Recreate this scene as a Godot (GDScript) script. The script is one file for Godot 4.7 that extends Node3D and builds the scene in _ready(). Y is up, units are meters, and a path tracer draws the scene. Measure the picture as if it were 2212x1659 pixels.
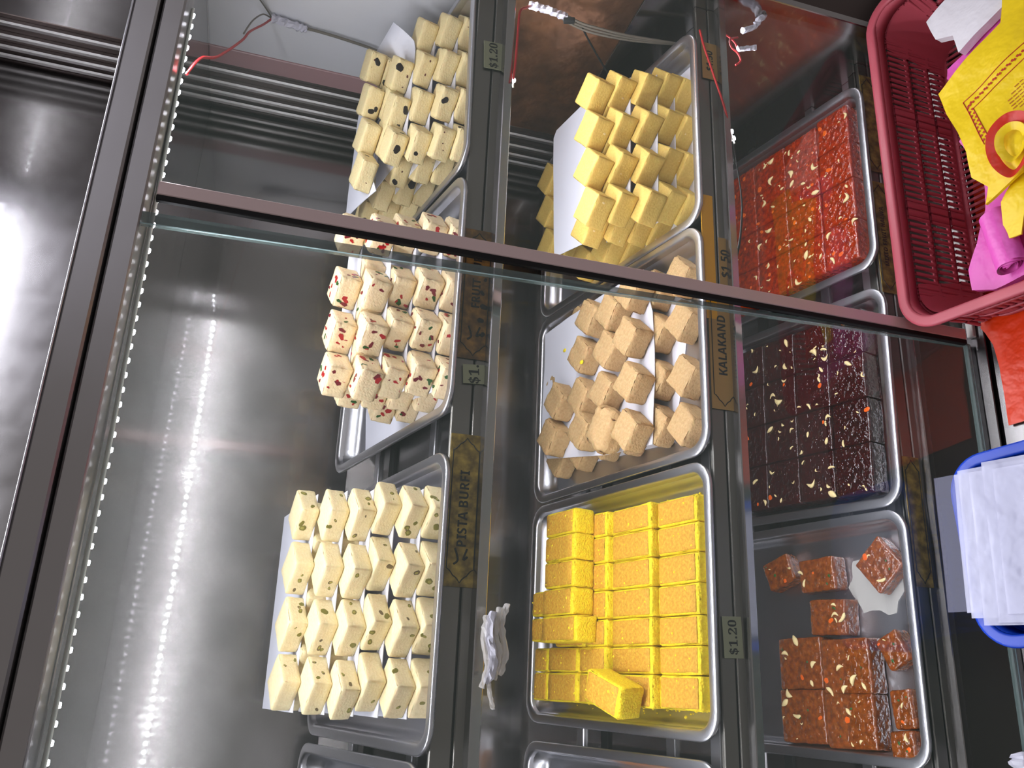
extends Node3D
# Counter-top sweets cabinet with a sloping glass front: three shelves of trays, a ledge with baskets in front.
# World: y up, X along the counter, +Z towards the customer. The cabinet leans back by LEAN.

const H := 1.5                      # height of the lens above the ground
const LEAN := 12.5                  # lean of the sloping front and back, degrees
const TW := 0.30                    # tray width
const TD := 0.39                    # tray depth
const FLOOR := -0.031               # tray floor below its rim
const RAIL := [-0.862, -0.845, -0.866]  # how far out the rail of each shelf stands
const BASE := Vector3(0.0, 0.9, -1.0)  # base of the cabinet as (X, down the slope, out of the slope)

var M := {}
var used := {}
var rng := RandomNumberGenerator.new()
var cab: Node3D

func _ready() -> void:
	# ---- camera, surroundings, exposure, large lights
	var c := Camera3D.new()
	c.name = "camera"
	c.fov = rad_to_deg(2.0 * atan(829.5 / 1853.6))
	c.near = 0.02
	c.far = 50.0
	c.transform = Transform3D(Basis(Vector3(0.0400141, -0.8701926, 0.4910841), Vector3(0.9414919, 0.1974411, 0.2731484), Vector3(-0.3346519, 0.4514220, 0.8271797)), Vector3(0, H, 0))
	add_child(c)
	c.current = true
	var we := WorldEnvironment.new()
	we.name = "surroundings"
	var e := Environment.new()
	e.background_mode = Environment.BG_COLOR
	e.background_color = Color(0.53, 0.51, 0.51)
	e.tonemap_mode = Environment.TONE_MAPPER_LINEAR
	e.tonemap_exposure = 1.0
	e.sdfgi_enabled = true
	e.ssao_enabled = true
	e.ssil_enabled = true
	we.environment = e
	add_child(we)
	make_materials()
	rng.seed = 7
	build_ceiling_lamp()
	build_cabinet()
	build_leds()
	build_ledge()
	build_trays()
	build_sweets()
	build_labels()
	build_wires()
	build_baskets()

# ------------------------------------------------------------------ helpers
func numbered(n: String) -> String:
	if not used.has(n):
		used[n] = 0
		return n
	used[n] += 1
	return "%s_%03d" % [n, used[n]]

func tag(o: Node3D, label: String, category: String, group := "", kind := "") -> Node3D:
	o.set_meta("label", label)
	o.set_meta("category", category)
	if group != "": o.set_meta("group", group)
	if kind != "": o.set_meta("kind", kind)
	return o

func thing(n: String, label: String, category: String, at := Transform3D(), group := "") -> Node3D:
	var o := Node3D.new()
	o.name = numbered(n)
	add_child(o, true)
	o.transform = at
	tag(o, label, category, group)
	return o

func mi(n: String, mesh: Mesh, mat: Material, parent: Node3D = null, xf := Transform3D()) -> MeshInstance3D:
	var o := MeshInstance3D.new()
	o.mesh = mesh
	o.material_override = mat
	o.transform = xf
	if parent == null:
		o.name = numbered(n)
		add_child(o, true)
	else:
		o.name = n
		parent.add_child(o, true)
	return o

func solo(n: String, mesh: Mesh, mat: Material, label: String, category: String, xf := Transform3D(), group := "") -> MeshInstance3D:
	var o := mi(n, mesh, mat, null, xf)
	tag(o, label, category, group)
	return o

func mat(col: Color, rough := 0.6, metal := 0.0) -> StandardMaterial3D:
	var m := StandardMaterial3D.new()
	m.albedo_color = col
	m.roughness = rough
	m.metallic = metal
	return m

func noise_tex(sd: int, freq: float, lo: Color, hi: Color, size := 256, oct := 4, normal := false, strength := 4.0) -> NoiseTexture2D:
	var t := NoiseTexture2D.new()
	var f := FastNoiseLite.new()
	f.seed = sd
	f.frequency = freq
	f.fractal_octaves = oct
	t.noise = f
	t.width = size
	t.height = size
	t.seamless = true
	if normal:
		t.as_normal_map = true
		t.bump_strength = strength
	else:
		var g := Gradient.new()
		g.set_color(0, lo)
		g.set_color(1, hi)
		t.color_ramp = g
	return t

func tri(m: StandardMaterial3D, k: float) -> StandardMaterial3D:
	m.uv1_triplanar = true
	m.uv1_scale = Vector3(k, k, k)
	return m

# cabinet axes (X, s down the slope, d out of the slope) to the world
func cw(X: float, s: float, d: float) -> Vector3:
	var t := deg_to_rad(LEAN)
	return Vector3(X, H - s * cos(t) + d * sin(t), s * sin(t) + d * cos(t))

func cabframe(X: float, s: float, d: float) -> Transform3D:
	return Transform3D(Basis(Vector3.RIGHT, -deg_to_rad(LEAN)), cw(X, s, d))

func put(o: Node3D, world: Transform3D) -> void:
	o.transform = (o.get_parent() as Node3D).transform.affine_inverse() * world

# box between two corners in local axes, edges chamfered
func box(a: Vector3, b: Vector3, r := 0.001, mesh: SurfaceTool = null) -> Mesh:
	var st := mesh if mesh else start()
	var c := (a + b) * 0.5
	var h := (b - a).abs() * 0.5
	r = min(r, min(h.x, min(h.y, h.z)) * 0.49)
	st.set_smooth_group(-1)
	var sg := [-1.0, 1.0]
	# faces
	for ax in 3:
		for s in sg:
			var u := (ax + 1) % 3
			var v := (ax + 2) % 3
			var p := []
			for q in [[-1, -1], [1, -1], [1, 1], [-1, 1]]:
				var w := Vector3()
				w[ax] = s * h[ax]
				w[u] = q[0] * (h[u] - r)
				w[v] = q[1] * (h[v] - r)
				p.append(c + w)
			var nn := Vector3()
			nn[ax] = s
			quad(st, p[0], p[1], p[2], p[3], nn)
	# edges
	for ax in 3:
		var u := (ax + 1) % 3
		var v := (ax + 2) % 3
		for su in sg:
			for sv in sg:
				var p := []
				for q in [[-1, 0], [1, 0], [1, 1], [-1, 1]]:
					var w := Vector3()
					w[ax] = q[0] * (h[ax] - r)
					w[u] = su * (h[u] - (r if q[1] == 1 else 0.0))
					w[v] = sv * (h[v] - (0.0 if q[1] == 1 else r))
					p.append(c + w)
				var nn := Vector3()
				nn[u] = su
				nn[v] = sv
				quad(st, p[0], p[1], p[2], p[3], nn)
	for sx in sg:
		for sy in sg:
			for sz in sg:
				var k := Vector3(sx, sy, sz)
				var p0 := c + k * Vector3(h.x, h.y - r, h.z - r)
				var p1 := c + k * Vector3(h.x - r, h.y, h.z - r)
				var p2 := c + k * Vector3(h.x - r, h.y - r, h.z)
				tri3(st, p0, p1, p2, k)
	if mesh: return null
	return done(st)

func start() -> SurfaceTool:
	var st := SurfaceTool.new()
	st.begin(Mesh.PRIMITIVE_TRIANGLES)
	return st

func done(st: SurfaceTool) -> ArrayMesh:
	st.generate_normals()
	return st.commit()

func tri3(st: SurfaceTool, a: Vector3, b: Vector3, c: Vector3, out: Vector3) -> void:
	if (b - a).cross(c - a).dot(out) > 0.0:
		var t := b
		b = c
		c = t
	st.set_uv(Vector2(a.x, a.y)); st.add_vertex(a)
	st.set_uv(Vector2(b.x, b.y)); st.add_vertex(b)
	st.set_uv(Vector2(c.x, c.y)); st.add_vertex(c)

func quad(st: SurfaceTool, a: Vector3, b: Vector3, c: Vector3, d: Vector3, out: Vector3) -> void:
	tri3(st, a, b, c, out)
	tri3(st, a, c, d, out)

# a grid of rows of points joined into a surface; out(p) gives the outward side
func skin(st: SurfaceTool, rows: Array, close_rows: bool, close_cols: bool, centre = null) -> void:
	st.set_smooth_group(0)
	var nr := rows.size()
	var nc: int = rows[0].size()
	for i in (nr if close_rows else nr - 1):
		for j in (nc if close_cols else nc - 1):
			var a: Vector3 = rows[i][j]
			var b: Vector3 = rows[(i + 1) % nr][j]
			var c: Vector3 = rows[(i + 1) % nr][(j + 1) % nc]
			var d: Vector3 = rows[i][(j + 1) % nc]
			var out: Vector3
			if centre != null:
				out = centre.call((a + c) * 0.5, i, j)
			else:
				out = -(c - a).cross(d - b)
			quad(st, a, b, c, d, out)

# tube along points
func tube(pts: Array, rad: float, sides := 8, mesh: SurfaceTool = null) -> Mesh:
	var st := mesh if mesh else start()
	var rows := []
	var up := Vector3(0.3, 1, 0.2).normalized()
	for i in pts.size():
		var t: Vector3 = (pts[min(i + 1, pts.size() - 1)] - pts[max(i - 1, 0)]).normalized()
		var x := t.cross(up).normalized()
		if x.length() < 0.5: x = t.cross(Vector3.RIGHT).normalized()
		var y := x.cross(t).normalized()
		up = y
		var ring := []
		for k in sides:
			var a := TAU * k / sides
			ring.append(pts[i] + (x * cos(a) + y * sin(a)) * rad)
		rows.append(ring)
	var mid := func(p: Vector3, i: int, _j: int) -> Vector3: return p - (pts[i] + pts[min(i + 1, pts.size() - 1)]) * 0.5
	skin(st, rows, false, true, mid)
	for e in [0, pts.size() - 1]:
		var o: Vector3 = pts[e] - pts[1 if e == 0 else e - 1]
		for k in sides:
			tri3(st, pts[e], rows[e][k], rows[e][(k + 1) % sides], o)
	if mesh: return null
	return done(st)

# smooth curve through points
func curve(pts: Array, n := 8) -> Array:
	var out := []
	for i in pts.size() - 1:
		var a: Vector3 = pts[max(i - 1, 0)]
		var b: Vector3 = pts[i]
		var c: Vector3 = pts[i + 1]
		var d: Vector3 = pts[min(i + 2, pts.size() - 1)]
		for k in n:
			out.append(b.cubic_interpolate(c, a, d, float(k) / n))
	out.append(pts[-1])
	return out

func axis_steps(h: float, r: float, m: int) -> Array:
	var a := [-h, -h + 0.3 * r, -h + r]
	for i in range(1, m):
		a.append(lerpf(-h + r, h - r, float(i) / m))
	a.append_array([h - r, h - 0.3 * r, h])
	return a

# a cut block of sweet: rounded, slightly uneven, with crumbled edges. Origin at its base centre.
func block(size: Vector3, r: float, m: int, amp: float, crumble: float, sd: int) -> ArrayMesh:
	var f := FastNoiseLite.new()
	f.seed = sd
	f.frequency = 28.0
	var g := FastNoiseLite.new()
	g.seed = sd + 91
	g.frequency = 130.0
	var h := size * 0.5
	var steps := [axis_steps(h.x, r, m), axis_steps(h.y, r, max(2, m - 1)), axis_steps(h.z, r, m)]
	var st := start()
	for ax in 3:
		var u := (ax + 1) % 3
		var v := (ax + 2) % 3
		for s in [-1.0, 1.0]:
			var rows := []
			for a in steps[u]:
				var row := []
				for b in steps[v]:
					var p := Vector3()
					p[ax] = s * h[ax]
					p[u] = a
					p[v] = b
					var inner := p.clamp(-(h - Vector3(r, r, r)), h - Vector3(r, r, r))
					var dir := (p - inner).normalized()
					var corner: float = 1.0 - max(abs(dir.x), max(abs(dir.y), abs(dir.z)))
					p = inner + dir * r
					p += dir * (f.get_noise_3dv(p) * amp - clampf(corner * 4.0, 0.0, 1.0) * crumble * maxf(0.0, g.get_noise_3dv(p) + 0.25))
					row.append(p + Vector3(0, h.y, 0))
				rows.append(row)
			var nn := Vector3()
			nn[ax] = s
			skin(st, rows, false, false, func(_p, _i, _j): return nn)
	return done(st)

# sheet over a polygon in XZ whose height is yf(x, z)
func cloth(poly: Array, yf: Callable, cell := 0.01, thick := 0.0008, mesh: SurfaceTool = null) -> Mesh:
	var pg := PackedVector2Array(poly)
	var lo := pg[0]
	var hi := pg[0]
	for p in pg:
		lo = lo.min(p)
		hi = hi.max(p)
	var st := mesh if mesh else start()
	var at := func(q: Vector2, side: float) -> void:
		var y: float = yf.call(q.x, q.y)
		var gx: float = (yf.call(q.x + 0.001, q.y) - y) / 0.001
		var gz: float = (yf.call(q.x, q.y + 0.001) - y) / 0.001
		var nn := Vector3(-gx, 1, -gz).normalized()
		st.set_normal(nn * side)
		st.set_uv(q)
		st.add_vertex(Vector3(q.x, y, q.y) + nn * (thick * 0.5 * side))
	var x := floorf(lo.x / cell) * cell
	while x < hi.x:
		var z := floorf(lo.y / cell) * cell
		while z < hi.y:
			var sq := PackedVector2Array([Vector2(x, z), Vector2(x + cell, z), Vector2(x + cell, z + cell), Vector2(x, z + cell)])
			for piece in Geometry2D.intersect_polygons(pg, sq):
				var ix := Geometry2D.triangulate_polygon(piece)
				for t in range(0, ix.size(), 3):
					var a: Vector2 = piece[ix[t]]
					var b: Vector2 = piece[ix[t + 1]]
					var c: Vector2 = piece[ix[t + 2]]
					if (b - a).cross(c - a) < 0.0:
						var s := b
						b = c
						c = s
					# clockwise from above: x right, z towards the viewer
					at.call(a, 1.0); at.call(b, 1.0); at.call(c, 1.0)
					at.call(a, -1.0); at.call(c, -1.0); at.call(b, -1.0)
			z += cell
		x += cell
	# rim
	for i in pg.size():
		var a := pg[i]
		var b := pg[(i + 1) % pg.size()]
		var n := int(ceil(a.distance_to(b) / cell))
		for k in n:
			var p := a.lerp(b, float(k) / n)
			var q := a.lerp(b, float(k + 1) / n)
			var o := (q - p).orthogonal().normalized()
			if Geometry2D.is_point_in_polygon((p + q) * 0.5 + o * 0.0005, pg): o = -o
			var P := Vector3(p.x, yf.call(p.x, p.y), p.y)
			var Q := Vector3(q.x, yf.call(q.x, q.y), q.y)
			var t := Vector3(0, thick * 0.5, 0)
			st.set_normal(Vector3(o.x, 0, o.y))
			quad(st, P - t, Q - t, Q + t, P + t, Vector3(o.x, 0, o.y))
	if mesh: return null
	return st.commit()

# rounded rectangle of half sizes hx, hz at height y
func loop(hx: float, hz: float, r: float, y: float, n := 6) -> Array:
	var out := []
	for q in 4:
		var cx: float = (hx - r) * [1, -1, -1, 1][q]
		var cz: float = (hz - r) * [1, 1, -1, -1][q]
		for k in n + 1:
			var a := PI * 0.5 * (q + float(k) / n)
			out.append(Vector3(cx + r * cos(a), y, cz + r * sin(a)))
	return out

# ------------------------------------------------------------------ materials
func make_materials() -> void:
	var smear := noise_tex(3, 0.012, Color(0.72, 0.72, 0.72), Color(1, 1, 1), 256)
	var grain := noise_tex(5, 0.08, Color.BLACK, Color.WHITE, 256, 4, true, 3.0)
	var crumb := noise_tex(9, 0.05, Color.BLACK, Color.WHITE, 256, 5, true, 7.0)
	var wrinkle := noise_tex(11, 0.022, Color.BLACK, Color.WHITE, 256, 3, true, 9.0)
	var steel := mat(Color(0.66, 0.65, 0.645), 0.42, 1.0)
	steel.roughness_texture = smear
	tri(steel, 4.0)
	steel.anisotropy_enabled = true
	steel.anisotropy = -0.7
	M.steel = steel
	var rs := steel.duplicate() as StandardMaterial3D
	rs.albedo_color = Color(0.49, 0.48, 0.46)
	M.rail = rs
	var mirror := mat(Color(0.60, 0.585, 0.58), 0.20, 1.0)
	mirror.roughness_texture = smear
	tri(mirror, 3.0)
	mirror.anisotropy_enabled = true
	mirror.anisotropy = -0.88
	mirror.clearcoat_enabled = true
	mirror.clearcoat = 0.8
	mirror.clearcoat_roughness = 0.04
	M.mirror = mirror
	var worn := mat(Color(0.60, 0.59, 0.59), 0.24, 1.0)
	worn.roughness_texture = smear
	worn.normal_enabled = true
	worn.normal_texture = noise_tex(21, 0.03, Color.BLACK, Color.WHITE, 256, 3, true, 0.5)
	worn.normal_scale = 0.03
	tri(worn, 5.0)
	worn.clearcoat_enabled = true
	worn.clearcoat = 1.0
	worn.clearcoat_roughness = 0.04
	M.worn = worn
	M.ledge = mat(Color(0.42, 0.41, 0.41), 0.26, 1.0)
	M.dark_steel = mat(Color(0.34, 0.30, 0.29), 0.3, 1.0)
	M.copper = mat(Color(0.78, 0.66, 0.56), 0.32, 0.85)
	M.copper.albedo_texture = noise_tex(34, 0.012, Color(0.50, 0.44, 0.41), Color(0.95, 0.80, 0.68), 256, 4)
	M.copper.normal_enabled = true
	M.copper.normal_texture = noise_tex(33, 0.05, Color.BLACK, Color.WHITE, 256, 4, true, 3.0)
	M.copper.normal_scale = 0.25
	tri(M.copper, 2.5)
	M.black = mat(Color(0.02, 0.02, 0.022), 0.85)
	M.white_panel = mat(Color(0.88, 0.88, 0.90), 0.25)
	M.pink_panel = mat(Color(0.72, 0.56, 0.57), 0.35)
	M.bar_face = mat(Color(0.84, 0.75, 0.74), 0.42, 0.2)
	var alu := mat(Color(0.80, 0.80, 0.82), 0.33, 1.0)
	alu.normal_enabled = true
	alu.normal_texture = grain
	alu.normal_scale = 0.12
	tri(alu, 14.0)
	M.alu = alu
	var glass := mat(Color(0.75, 0.9, 0.85, 0.065), 0.02)
	glass.transparency = BaseMaterial3D.TRANSPARENCY_ALPHA
	M.glass = glass
	var edge := mat(Color(0.37, 0.43, 0.42, 0.6), 0.1)
	edge.transparency = BaseMaterial3D.TRANSPARENCY_ALPHA
	M.glass_edge = edge
	var rim := mat(Color(0.62, 0.71, 0.71), 0.2)
	M.glass_rim = rim
	var led := mat(Color(1, 1, 1), 0.4)
	led.emission_enabled = true
	led.emission = Color(0.95, 0.96, 1.0)
	led.emission_energy_multiplier = 55.0
	M.led = led
	var lamp := mat(Color(1, 1, 1), 0.4)
	lamp.emission_enabled = true
	lamp.emission = Color(0.93, 0.93, 1.0)
	lamp.emission_energy_multiplier = 5.0
	M.lamp_tube = lamp
	M.tape_back = mat(Color(0.85, 0.84, 0.82), 0.5)
	# sweets
	M.pista = sweet(Color(0.925, 0.86, 0.68), crumb, 0.25, 101, Color(0.95, 0.93, 0.90))
	M.fruit = sweet(Color(0.94, 0.86, 0.70), crumb, 0.35, 102, Color(0.96, 0.93, 0.90))
	M.raisin = sweet(Color(0.93, 0.86, 0.66), crumb, 0.3, 103, Color(0.96, 0.93, 0.88))
	M.besan = sweet(Color(0.87, 0.75, 0.40), crumb, 0.25, 104, Color(0.94, 0.90, 0.82))
	M.kalakand = sweet(Color(0.79, 0.66, 0.47), crumb, 0.6, 105, Color(0.90, 0.86, 0.80))
	M.mysore = sweet(Color(0.93, 0.85, 0.07), crumb, 0.9, 106, Color(0.95, 0.86, 0.6))
	M.mysore_crust = sweet(Color(0.88, 0.70, 0.21), crumb, 0.8, 107, Color(0.86, 0.72, 0.5))
	M.ladoo = sweet(Color(0.92, 0.62, 0.10), crumb, 1.0, 108, Color(0.8, 0.6, 0.4))
	M.red_halwa = jelly(Color(0.70, 0.21, 0.015), wrinkle)
	M.dark_halwa = jelly(Color(0.23, 0.030, 0.030), wrinkle)
	M.amber_halwa = jelly(Color(0.60, 0.31, 0.09), wrinkle)
	# bits
	M.nut = mat(Color(0.90, 0.81, 0.58), 0.5)
	M.orange_bit = mat(Color(0.86, 0.36, 0.06), 0.3)
	M.green_nut = mat(Color(0.47, 0.44, 0.16), 0.55)
	M.brown_nut = mat(Color(0.42, 0.35, 0.22), 0.6)
	M.pale_nut = mat(Color(0.62, 0.58, 0.28), 0.55)
	M.red_bit = mat(Color(0.66, 0.05, 0.09), 0.35)
	M.plum_bit = mat(Color(0.45, 0.06, 0.13), 0.35)
	M.leaf_bit = mat(Color(0.13, 0.32, 0.08), 0.4)
	M.raisin_bit = mat(Color(0.10, 0.045, 0.025), 0.45)
	M.brown_bit = mat(Color(0.36, 0.15, 0.06), 0.5)
	M.crumb = mat(Color(0.94, 0.84, 0.10), 0.8)
	# paper, labels, plastic
	var paper := mat(Color(0.91, 0.91, 0.95), 0.7)
	paper.backlight_enabled = true
	paper.backlight = Color(0.25, 0.25, 0.26)
	M.paper = paper
	var gold := mat(Color(0.74, 0.63, 0.27), 0.45, 0.0)
	gold.albedo_texture = noise_tex(41, 0.03, Color(0.45, 0.42, 0.38), Color(1, 1, 1), 256, 5)
	tri(gold, 9.0)
	M.gold = gold
	M.bronze = mat(Color(0.60, 0.43, 0.16), 0.45, 0.0)
	M.bronze.albedo_texture = gold.albedo_texture
	tri(M.bronze, 9.0)
	M.yellow_card = mat(Color(0.86, 0.62, 0.05), 0.5)
	M.tan_card = mat(Color(0.66, 0.51, 0.27), 0.55)
	M.ink = mat(Color(0.03, 0.03, 0.03), 0.6)
	M.sticker = mat(Color(0.55, 0.56, 0.45), 0.5)
	var clear := mat(Color(0.9, 0.88, 0.86, 0.42), 0.3)
	clear.transparency = BaseMaterial3D.TRANSPARENCY_ALPHA
	M.clear_tape = clear
	M.white_tape = mat(Color(0.78, 0.77, 0.82), 0.5)
	M.red_wire = mat(Color(0.68, 0.05, 0.07), 0.4)
	M.grey_wire = mat(Color(0.42, 0.39, 0.35), 0.5)
	M.blue_wire = mat(Color(0.05, 0.15, 0.45), 0.4)
	M.basket_red = mat(Color(0.72, 0.31, 0.36), 0.42)
	M.basket_blue = mat(Color(0.03, 0.24, 0.72), 0.4)
	M.pink_bag = film(Color(0.88, 0.36, 0.72), wrinkle)
	M.yellow_bag = film(Color(0.95, 0.81, 0.06), wrinkle)
	M.white_bag = film(Color(0.90, 0.88, 0.90), wrinkle)
	M.red_film = film(Color(0.80, 0.06, 0.05), wrinkle)
	M.orange_bag = film(Color(0.93, 0.24, 0.03), wrinkle)
	M.red_print = mat(Color(0.72, 0.16, 0.12), 0.5)
	M.brown_print = mat(Color(0.72, 0.42, 0.08), 0.5)
	var poly := mat(Color(0.82, 0.82, 0.91, 0.42), 0.3)
	poly.normal_enabled = true
	poly.normal_texture = wrinkle
	poly.normal_scale = 0.25
	tri(poly, 5.0)
	poly.transparency = BaseMaterial3D.TRANSPARENCY_ALPHA
	M.poly = poly
	var thin := mat(Color(0.60, 0.60, 0.72, 0.14), 0.32)
	thin.transparency = BaseMaterial3D.TRANSPARENCY_ALPHA
	M.thin_poly = thin
	M.residue = mat(Color(0.66, 0.65, 0.63), 0.6)

func sweet(col: Color, nrm: Texture2D, strength: float, sd: int, low: Color) -> StandardMaterial3D:
	var m := mat(col, 0.72)
	m.albedo_texture = noise_tex(sd, 0.035, low, Color.WHITE, 256, 5)
	m.normal_enabled = true
	m.normal_texture = nrm
	m.normal_scale = strength
	m.subsurf_scatter_enabled = true
	m.subsurf_scatter_strength = 0.12
	return tri(m, 22.0)

func jelly(col: Color, nrm: Texture2D) -> StandardMaterial3D:
	var m := mat(col, 0.14)
	m.normal_enabled = true
	m.normal_texture = nrm
	m.normal_scale = 1.1
	m.albedo_texture = noise_tex(77, 0.02, Color(0.62, 0.6, 0.6), Color.WHITE, 256, 4)
	m.clearcoat_enabled = true
	m.clearcoat = 0.6
	m.clearcoat_roughness = 0.06
	m.subsurf_scatter_enabled = true
	m.subsurf_scatter_strength = 0.25
	return tri(m, 16.0)

func film(col: Color, nrm: Texture2D) -> StandardMaterial3D:
	var m := mat(col, 0.38)
	m.normal_enabled = true
	m.normal_texture = nrm
	m.normal_scale = 0.25
	m.backlight_enabled = true
	m.backlight = Color(0.3, 0.3, 0.3)
	return tri(m, 9.0)

# ------------------------------------------------------------------ lamp of the stall, outside the frame
func build_ceiling_lamp() -> void:
	var t := thing("ceiling_lamp", "white tube lamp hanging above and in front of the sweets counter", "lamp", Transform3D(Basis(), cw(1.50, -1.05, 0.5)))
	mi("housing", box(Vector3(-0.65, 0.03, -0.09), Vector3(0.65, 0.07, 0.09), 0.006), M.white_panel, t)
	for z in [-0.045, 0.045]:
		mi("tube", tube([Vector3(-0.6, 0.012, z), Vector3(0.6, 0.012, z)], 0.013, 12), M.lamp_tube, t)
	var l := AreaLight3D.new()
	l.name = "lamp_light"
	l.area_size = Vector2(1.2, 0.12)
	l.light_energy = 0.42
	l.light_color = Color(0.93, 0.93, 1.0)
	l.shadow_enabled = true
	l.area_range = 8.0
	l.transform = Transform3D(Basis(Vector3.RIGHT, -PI * 0.5), Vector3(0, -0.006, 0))
	t.add_child(l, true)

# ------------------------------------------------------------------ cabinet
func P(X: float, s: float, d: float) -> Vector3:
	return Vector3(X - BASE.x, BASE.y - s, d - BASE.z)

func slab(n: String, m: Material, X0: float, X1: float, s0: float, s1: float, d0: float, d1: float, r := 0.0012, parent: Node3D = null) -> MeshInstance3D:
	return mi(n, box(P(X0, s1, d0), P(X1, s0, d1), r), m, parent if parent else cab)

func build_cabinet() -> void:
	cab = thing("display_cabinet", "stainless steel sweets display cabinet with three shelves and mirror-like back panel", "cabinet", cabframe(BASE.x, BASE.y, BASE.z))
	var XL := -0.75
	var XR := 0.905
	slab("back_panel", M.mirror, XL, XR + 0.05, -0.17, 0.95, -1.315, -1.30)
	slab("left_panel", M.steel, XL - 0.012, XL, -0.95, 0.95, -1.315, -0.80)
	slab("top_panel", M.mirror, XL, XR, -0.19, -0.168, -1.30, -0.815)
	# right end, one panel to each compartment
	slab("white_end_panel", M.white_panel, XR, XR + 0.012, -0.168, 0.19, -1.155, -0.80)
	slab("pink_end_strip", M.pink_panel, XR - 0.002, XR + 0.012, -0.168, 0.19, -1.192, -1.155)
	slab("brushed_end_panel", M.copper, XR, XR + 0.012, 0.19, 0.415, -1.19, -0.80)
	slab("lower_end_panel", M.mirror, XR, XR + 0.012, 0.415, 0.95, -1.19, -0.80)
	var jamb := slab("corner_jamb", M.dark_steel, XR, XR + 0.03, -0.95, 0.95, -1.30, -1.19)
	for k in 4:
		var d: float = [-1.2835, -1.262, -1.236, -1.205][k]
		slab("jamb_ridge", M.steel, XR - 0.008, XR + 0.002, -0.95, 0.5, d - 0.0055, d + 0.0055, 0.003, jamb)
	# head beam across the front
	var beam := slab("head_beam", M.steel, XL, XR + 0.04, -0.196, -0.1715, -0.86, -0.80, 0.0022)
	slab("beam_step", M.steel, XL, XR + 0.04, -0.1685, -0.147, -0.85, -0.803, 0.002, beam)
	slab("beam_core", M.black, XL, XR + 0.04, -0.19, -0.15, -0.852, -0.812, 0.001, beam)
	slab("beam_edge", M.alu, XL, XR + 0.04, -0.1978, -0.1958, -0.83, -0.8, 0.0006, beam)
	# shelves: sheet, support bars, two-step front rail
	var ys := [-0.3592, -0.6474, -0.9244]
	var zs := [-0.9890, -0.9100, -0.8690]
	var tops := [0.1762, 0.4795, 0.7385]
	var lows := [0.2236, 0.5185, 0.7740]
	for k in 3:
		var yf: float = H + ys[k] + FLOOR - 0.003
		var back: float = zs[k] - TD * 0.5 - 0.055
		var front: float = zs[k] + TD * 0.5 + 0.012
		var sh := mi("shelf", box(Vector3(XL, -0.012, back), Vector3(XR, 0, front), 0.001), M.mirror, cab)
		put(sh, Transform3D(Basis(), Vector3(0, yf - 0.004, 0)))
		for z in [-0.11, -0.055, 0.075, 0.15]:
			mi("support_bar", box(Vector3(XL, -0.001, zs[k] + z - 0.008), Vector3(XR, 0.004, zs[k] + z + 0.008), 0.001), M.alu if z != -0.055 else M.black, sh)
		var f: float = RAIL[k]
		var g: float = f / -0.835
		var s0: float = tops[k] * g + 0.001
		var s1: float = lows[k] * g
		var mid := lerpf(s0, s1, 0.47)
		var rail := slab("front_rail", M.rail, XL, XR, s0, mid - 0.0008, f - 0.006, f, 0.0012)
		slab("rail_step", M.rail, XL, XR, mid + 0.0008, s1, f - 0.006, f + 0.0005, 0.0012, rail)
		slab("rail_core", M.black, XL, XR, s0 + 0.004, s1 - 0.003, f - 0.007, f - 0.003, 0.001, rail)
	# posts and lower front
	var post := slab("front_post", M.dark_steel, 0.929, 1.02, -0.147, 0.95, -0.872, -0.835, 0.002)
	slab("post_step", M.dark_steel, 0.9055, 0.931, -0.147, 0.95, -0.872, -0.842, 0.002, post)
	slab("lower_front", M.rail, XL, XR, 0.776, 0.95, -0.90, -0.885, 0.001)
	# upper compartment above the beam
	slab("upper_back_panel", M.worn, XL, XR + 0.03, -0.95, -0.19, -1.315, -1.30)
	slab("upper_end_panel", M.worn, XR, XR + 0.012, -0.95, -0.19, -1.19, -0.80)
	slab("upper_top_panel", M.steel, XL, XR, -0.97, -0.95, -1.315, -0.80)
	# glass panes
	var g1 := thing("glass_pane", "greenish front glass pane left of the metal handle bar, over most trays", "glass pane", cabframe(0.0, 0.9, -0.808))
	var L := func(X: float, s: float, d: float) -> Vector3: return Vector3(X, 0.9 - s, d + 0.808)
	var st := start()
	for d in [-0.804]:
		quad(st, L.call(XL, -0.147, d), L.call(0.409, -0.147, d), L.call(0.4355, 0.836, d), L.call(XL, 0.836, d), Vector3(0, 0, 1))
	mi("pane", done(st), M.glass, g1)
	mi("ground_edge", prism([L.call(0.4085, -0.147, -0.811), L.call(0.4215, -0.147, -0.811), L.call(0.437, 0.836, -0.811), L.call(0.4345, 0.836, -0.811)], Vector3(0, 0, 0.0068)), M.glass_edge, g1)
	mi("edge_line", tube([L.call(0.4085, -0.147, -0.804), L.call(0.4350, 0.836, -0.804)], 0.0007, 6), M.glass_rim, g1)
	mi("bottom_edge", prism([L.call(XL, 0.8325, -0.811), L.call(0.4365, 0.8325, -0.811), L.call(0.4365, 0.8365, -0.811), L.call(XL, 0.8365, -0.811)], Vector3(0, 0, 0.0068)), M.glass_edge, g1)
	mi("bottom_line", tube([L.call(XL, 0.8365, -0.804), L.call(0.4365, 0.8365, -0.804)], 0.0008, 6), M.glass_rim, g1)
	var g2 := thing("glass_pane", "front glass pane beside the handle bar, behind the red basket", "glass pane", cabframe(0.0, 0.9, -0.808))
	st = start()
	quad(st, L.call(0.45, -0.147, -0.815), L.call(0.90, -0.147, -0.815), L.call(0.90, 0.836, -0.815), L.call(0.45, 0.836, -0.815), Vector3(0, 0, 1))
	mi("pane", done(st), M.glass, g2)
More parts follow.
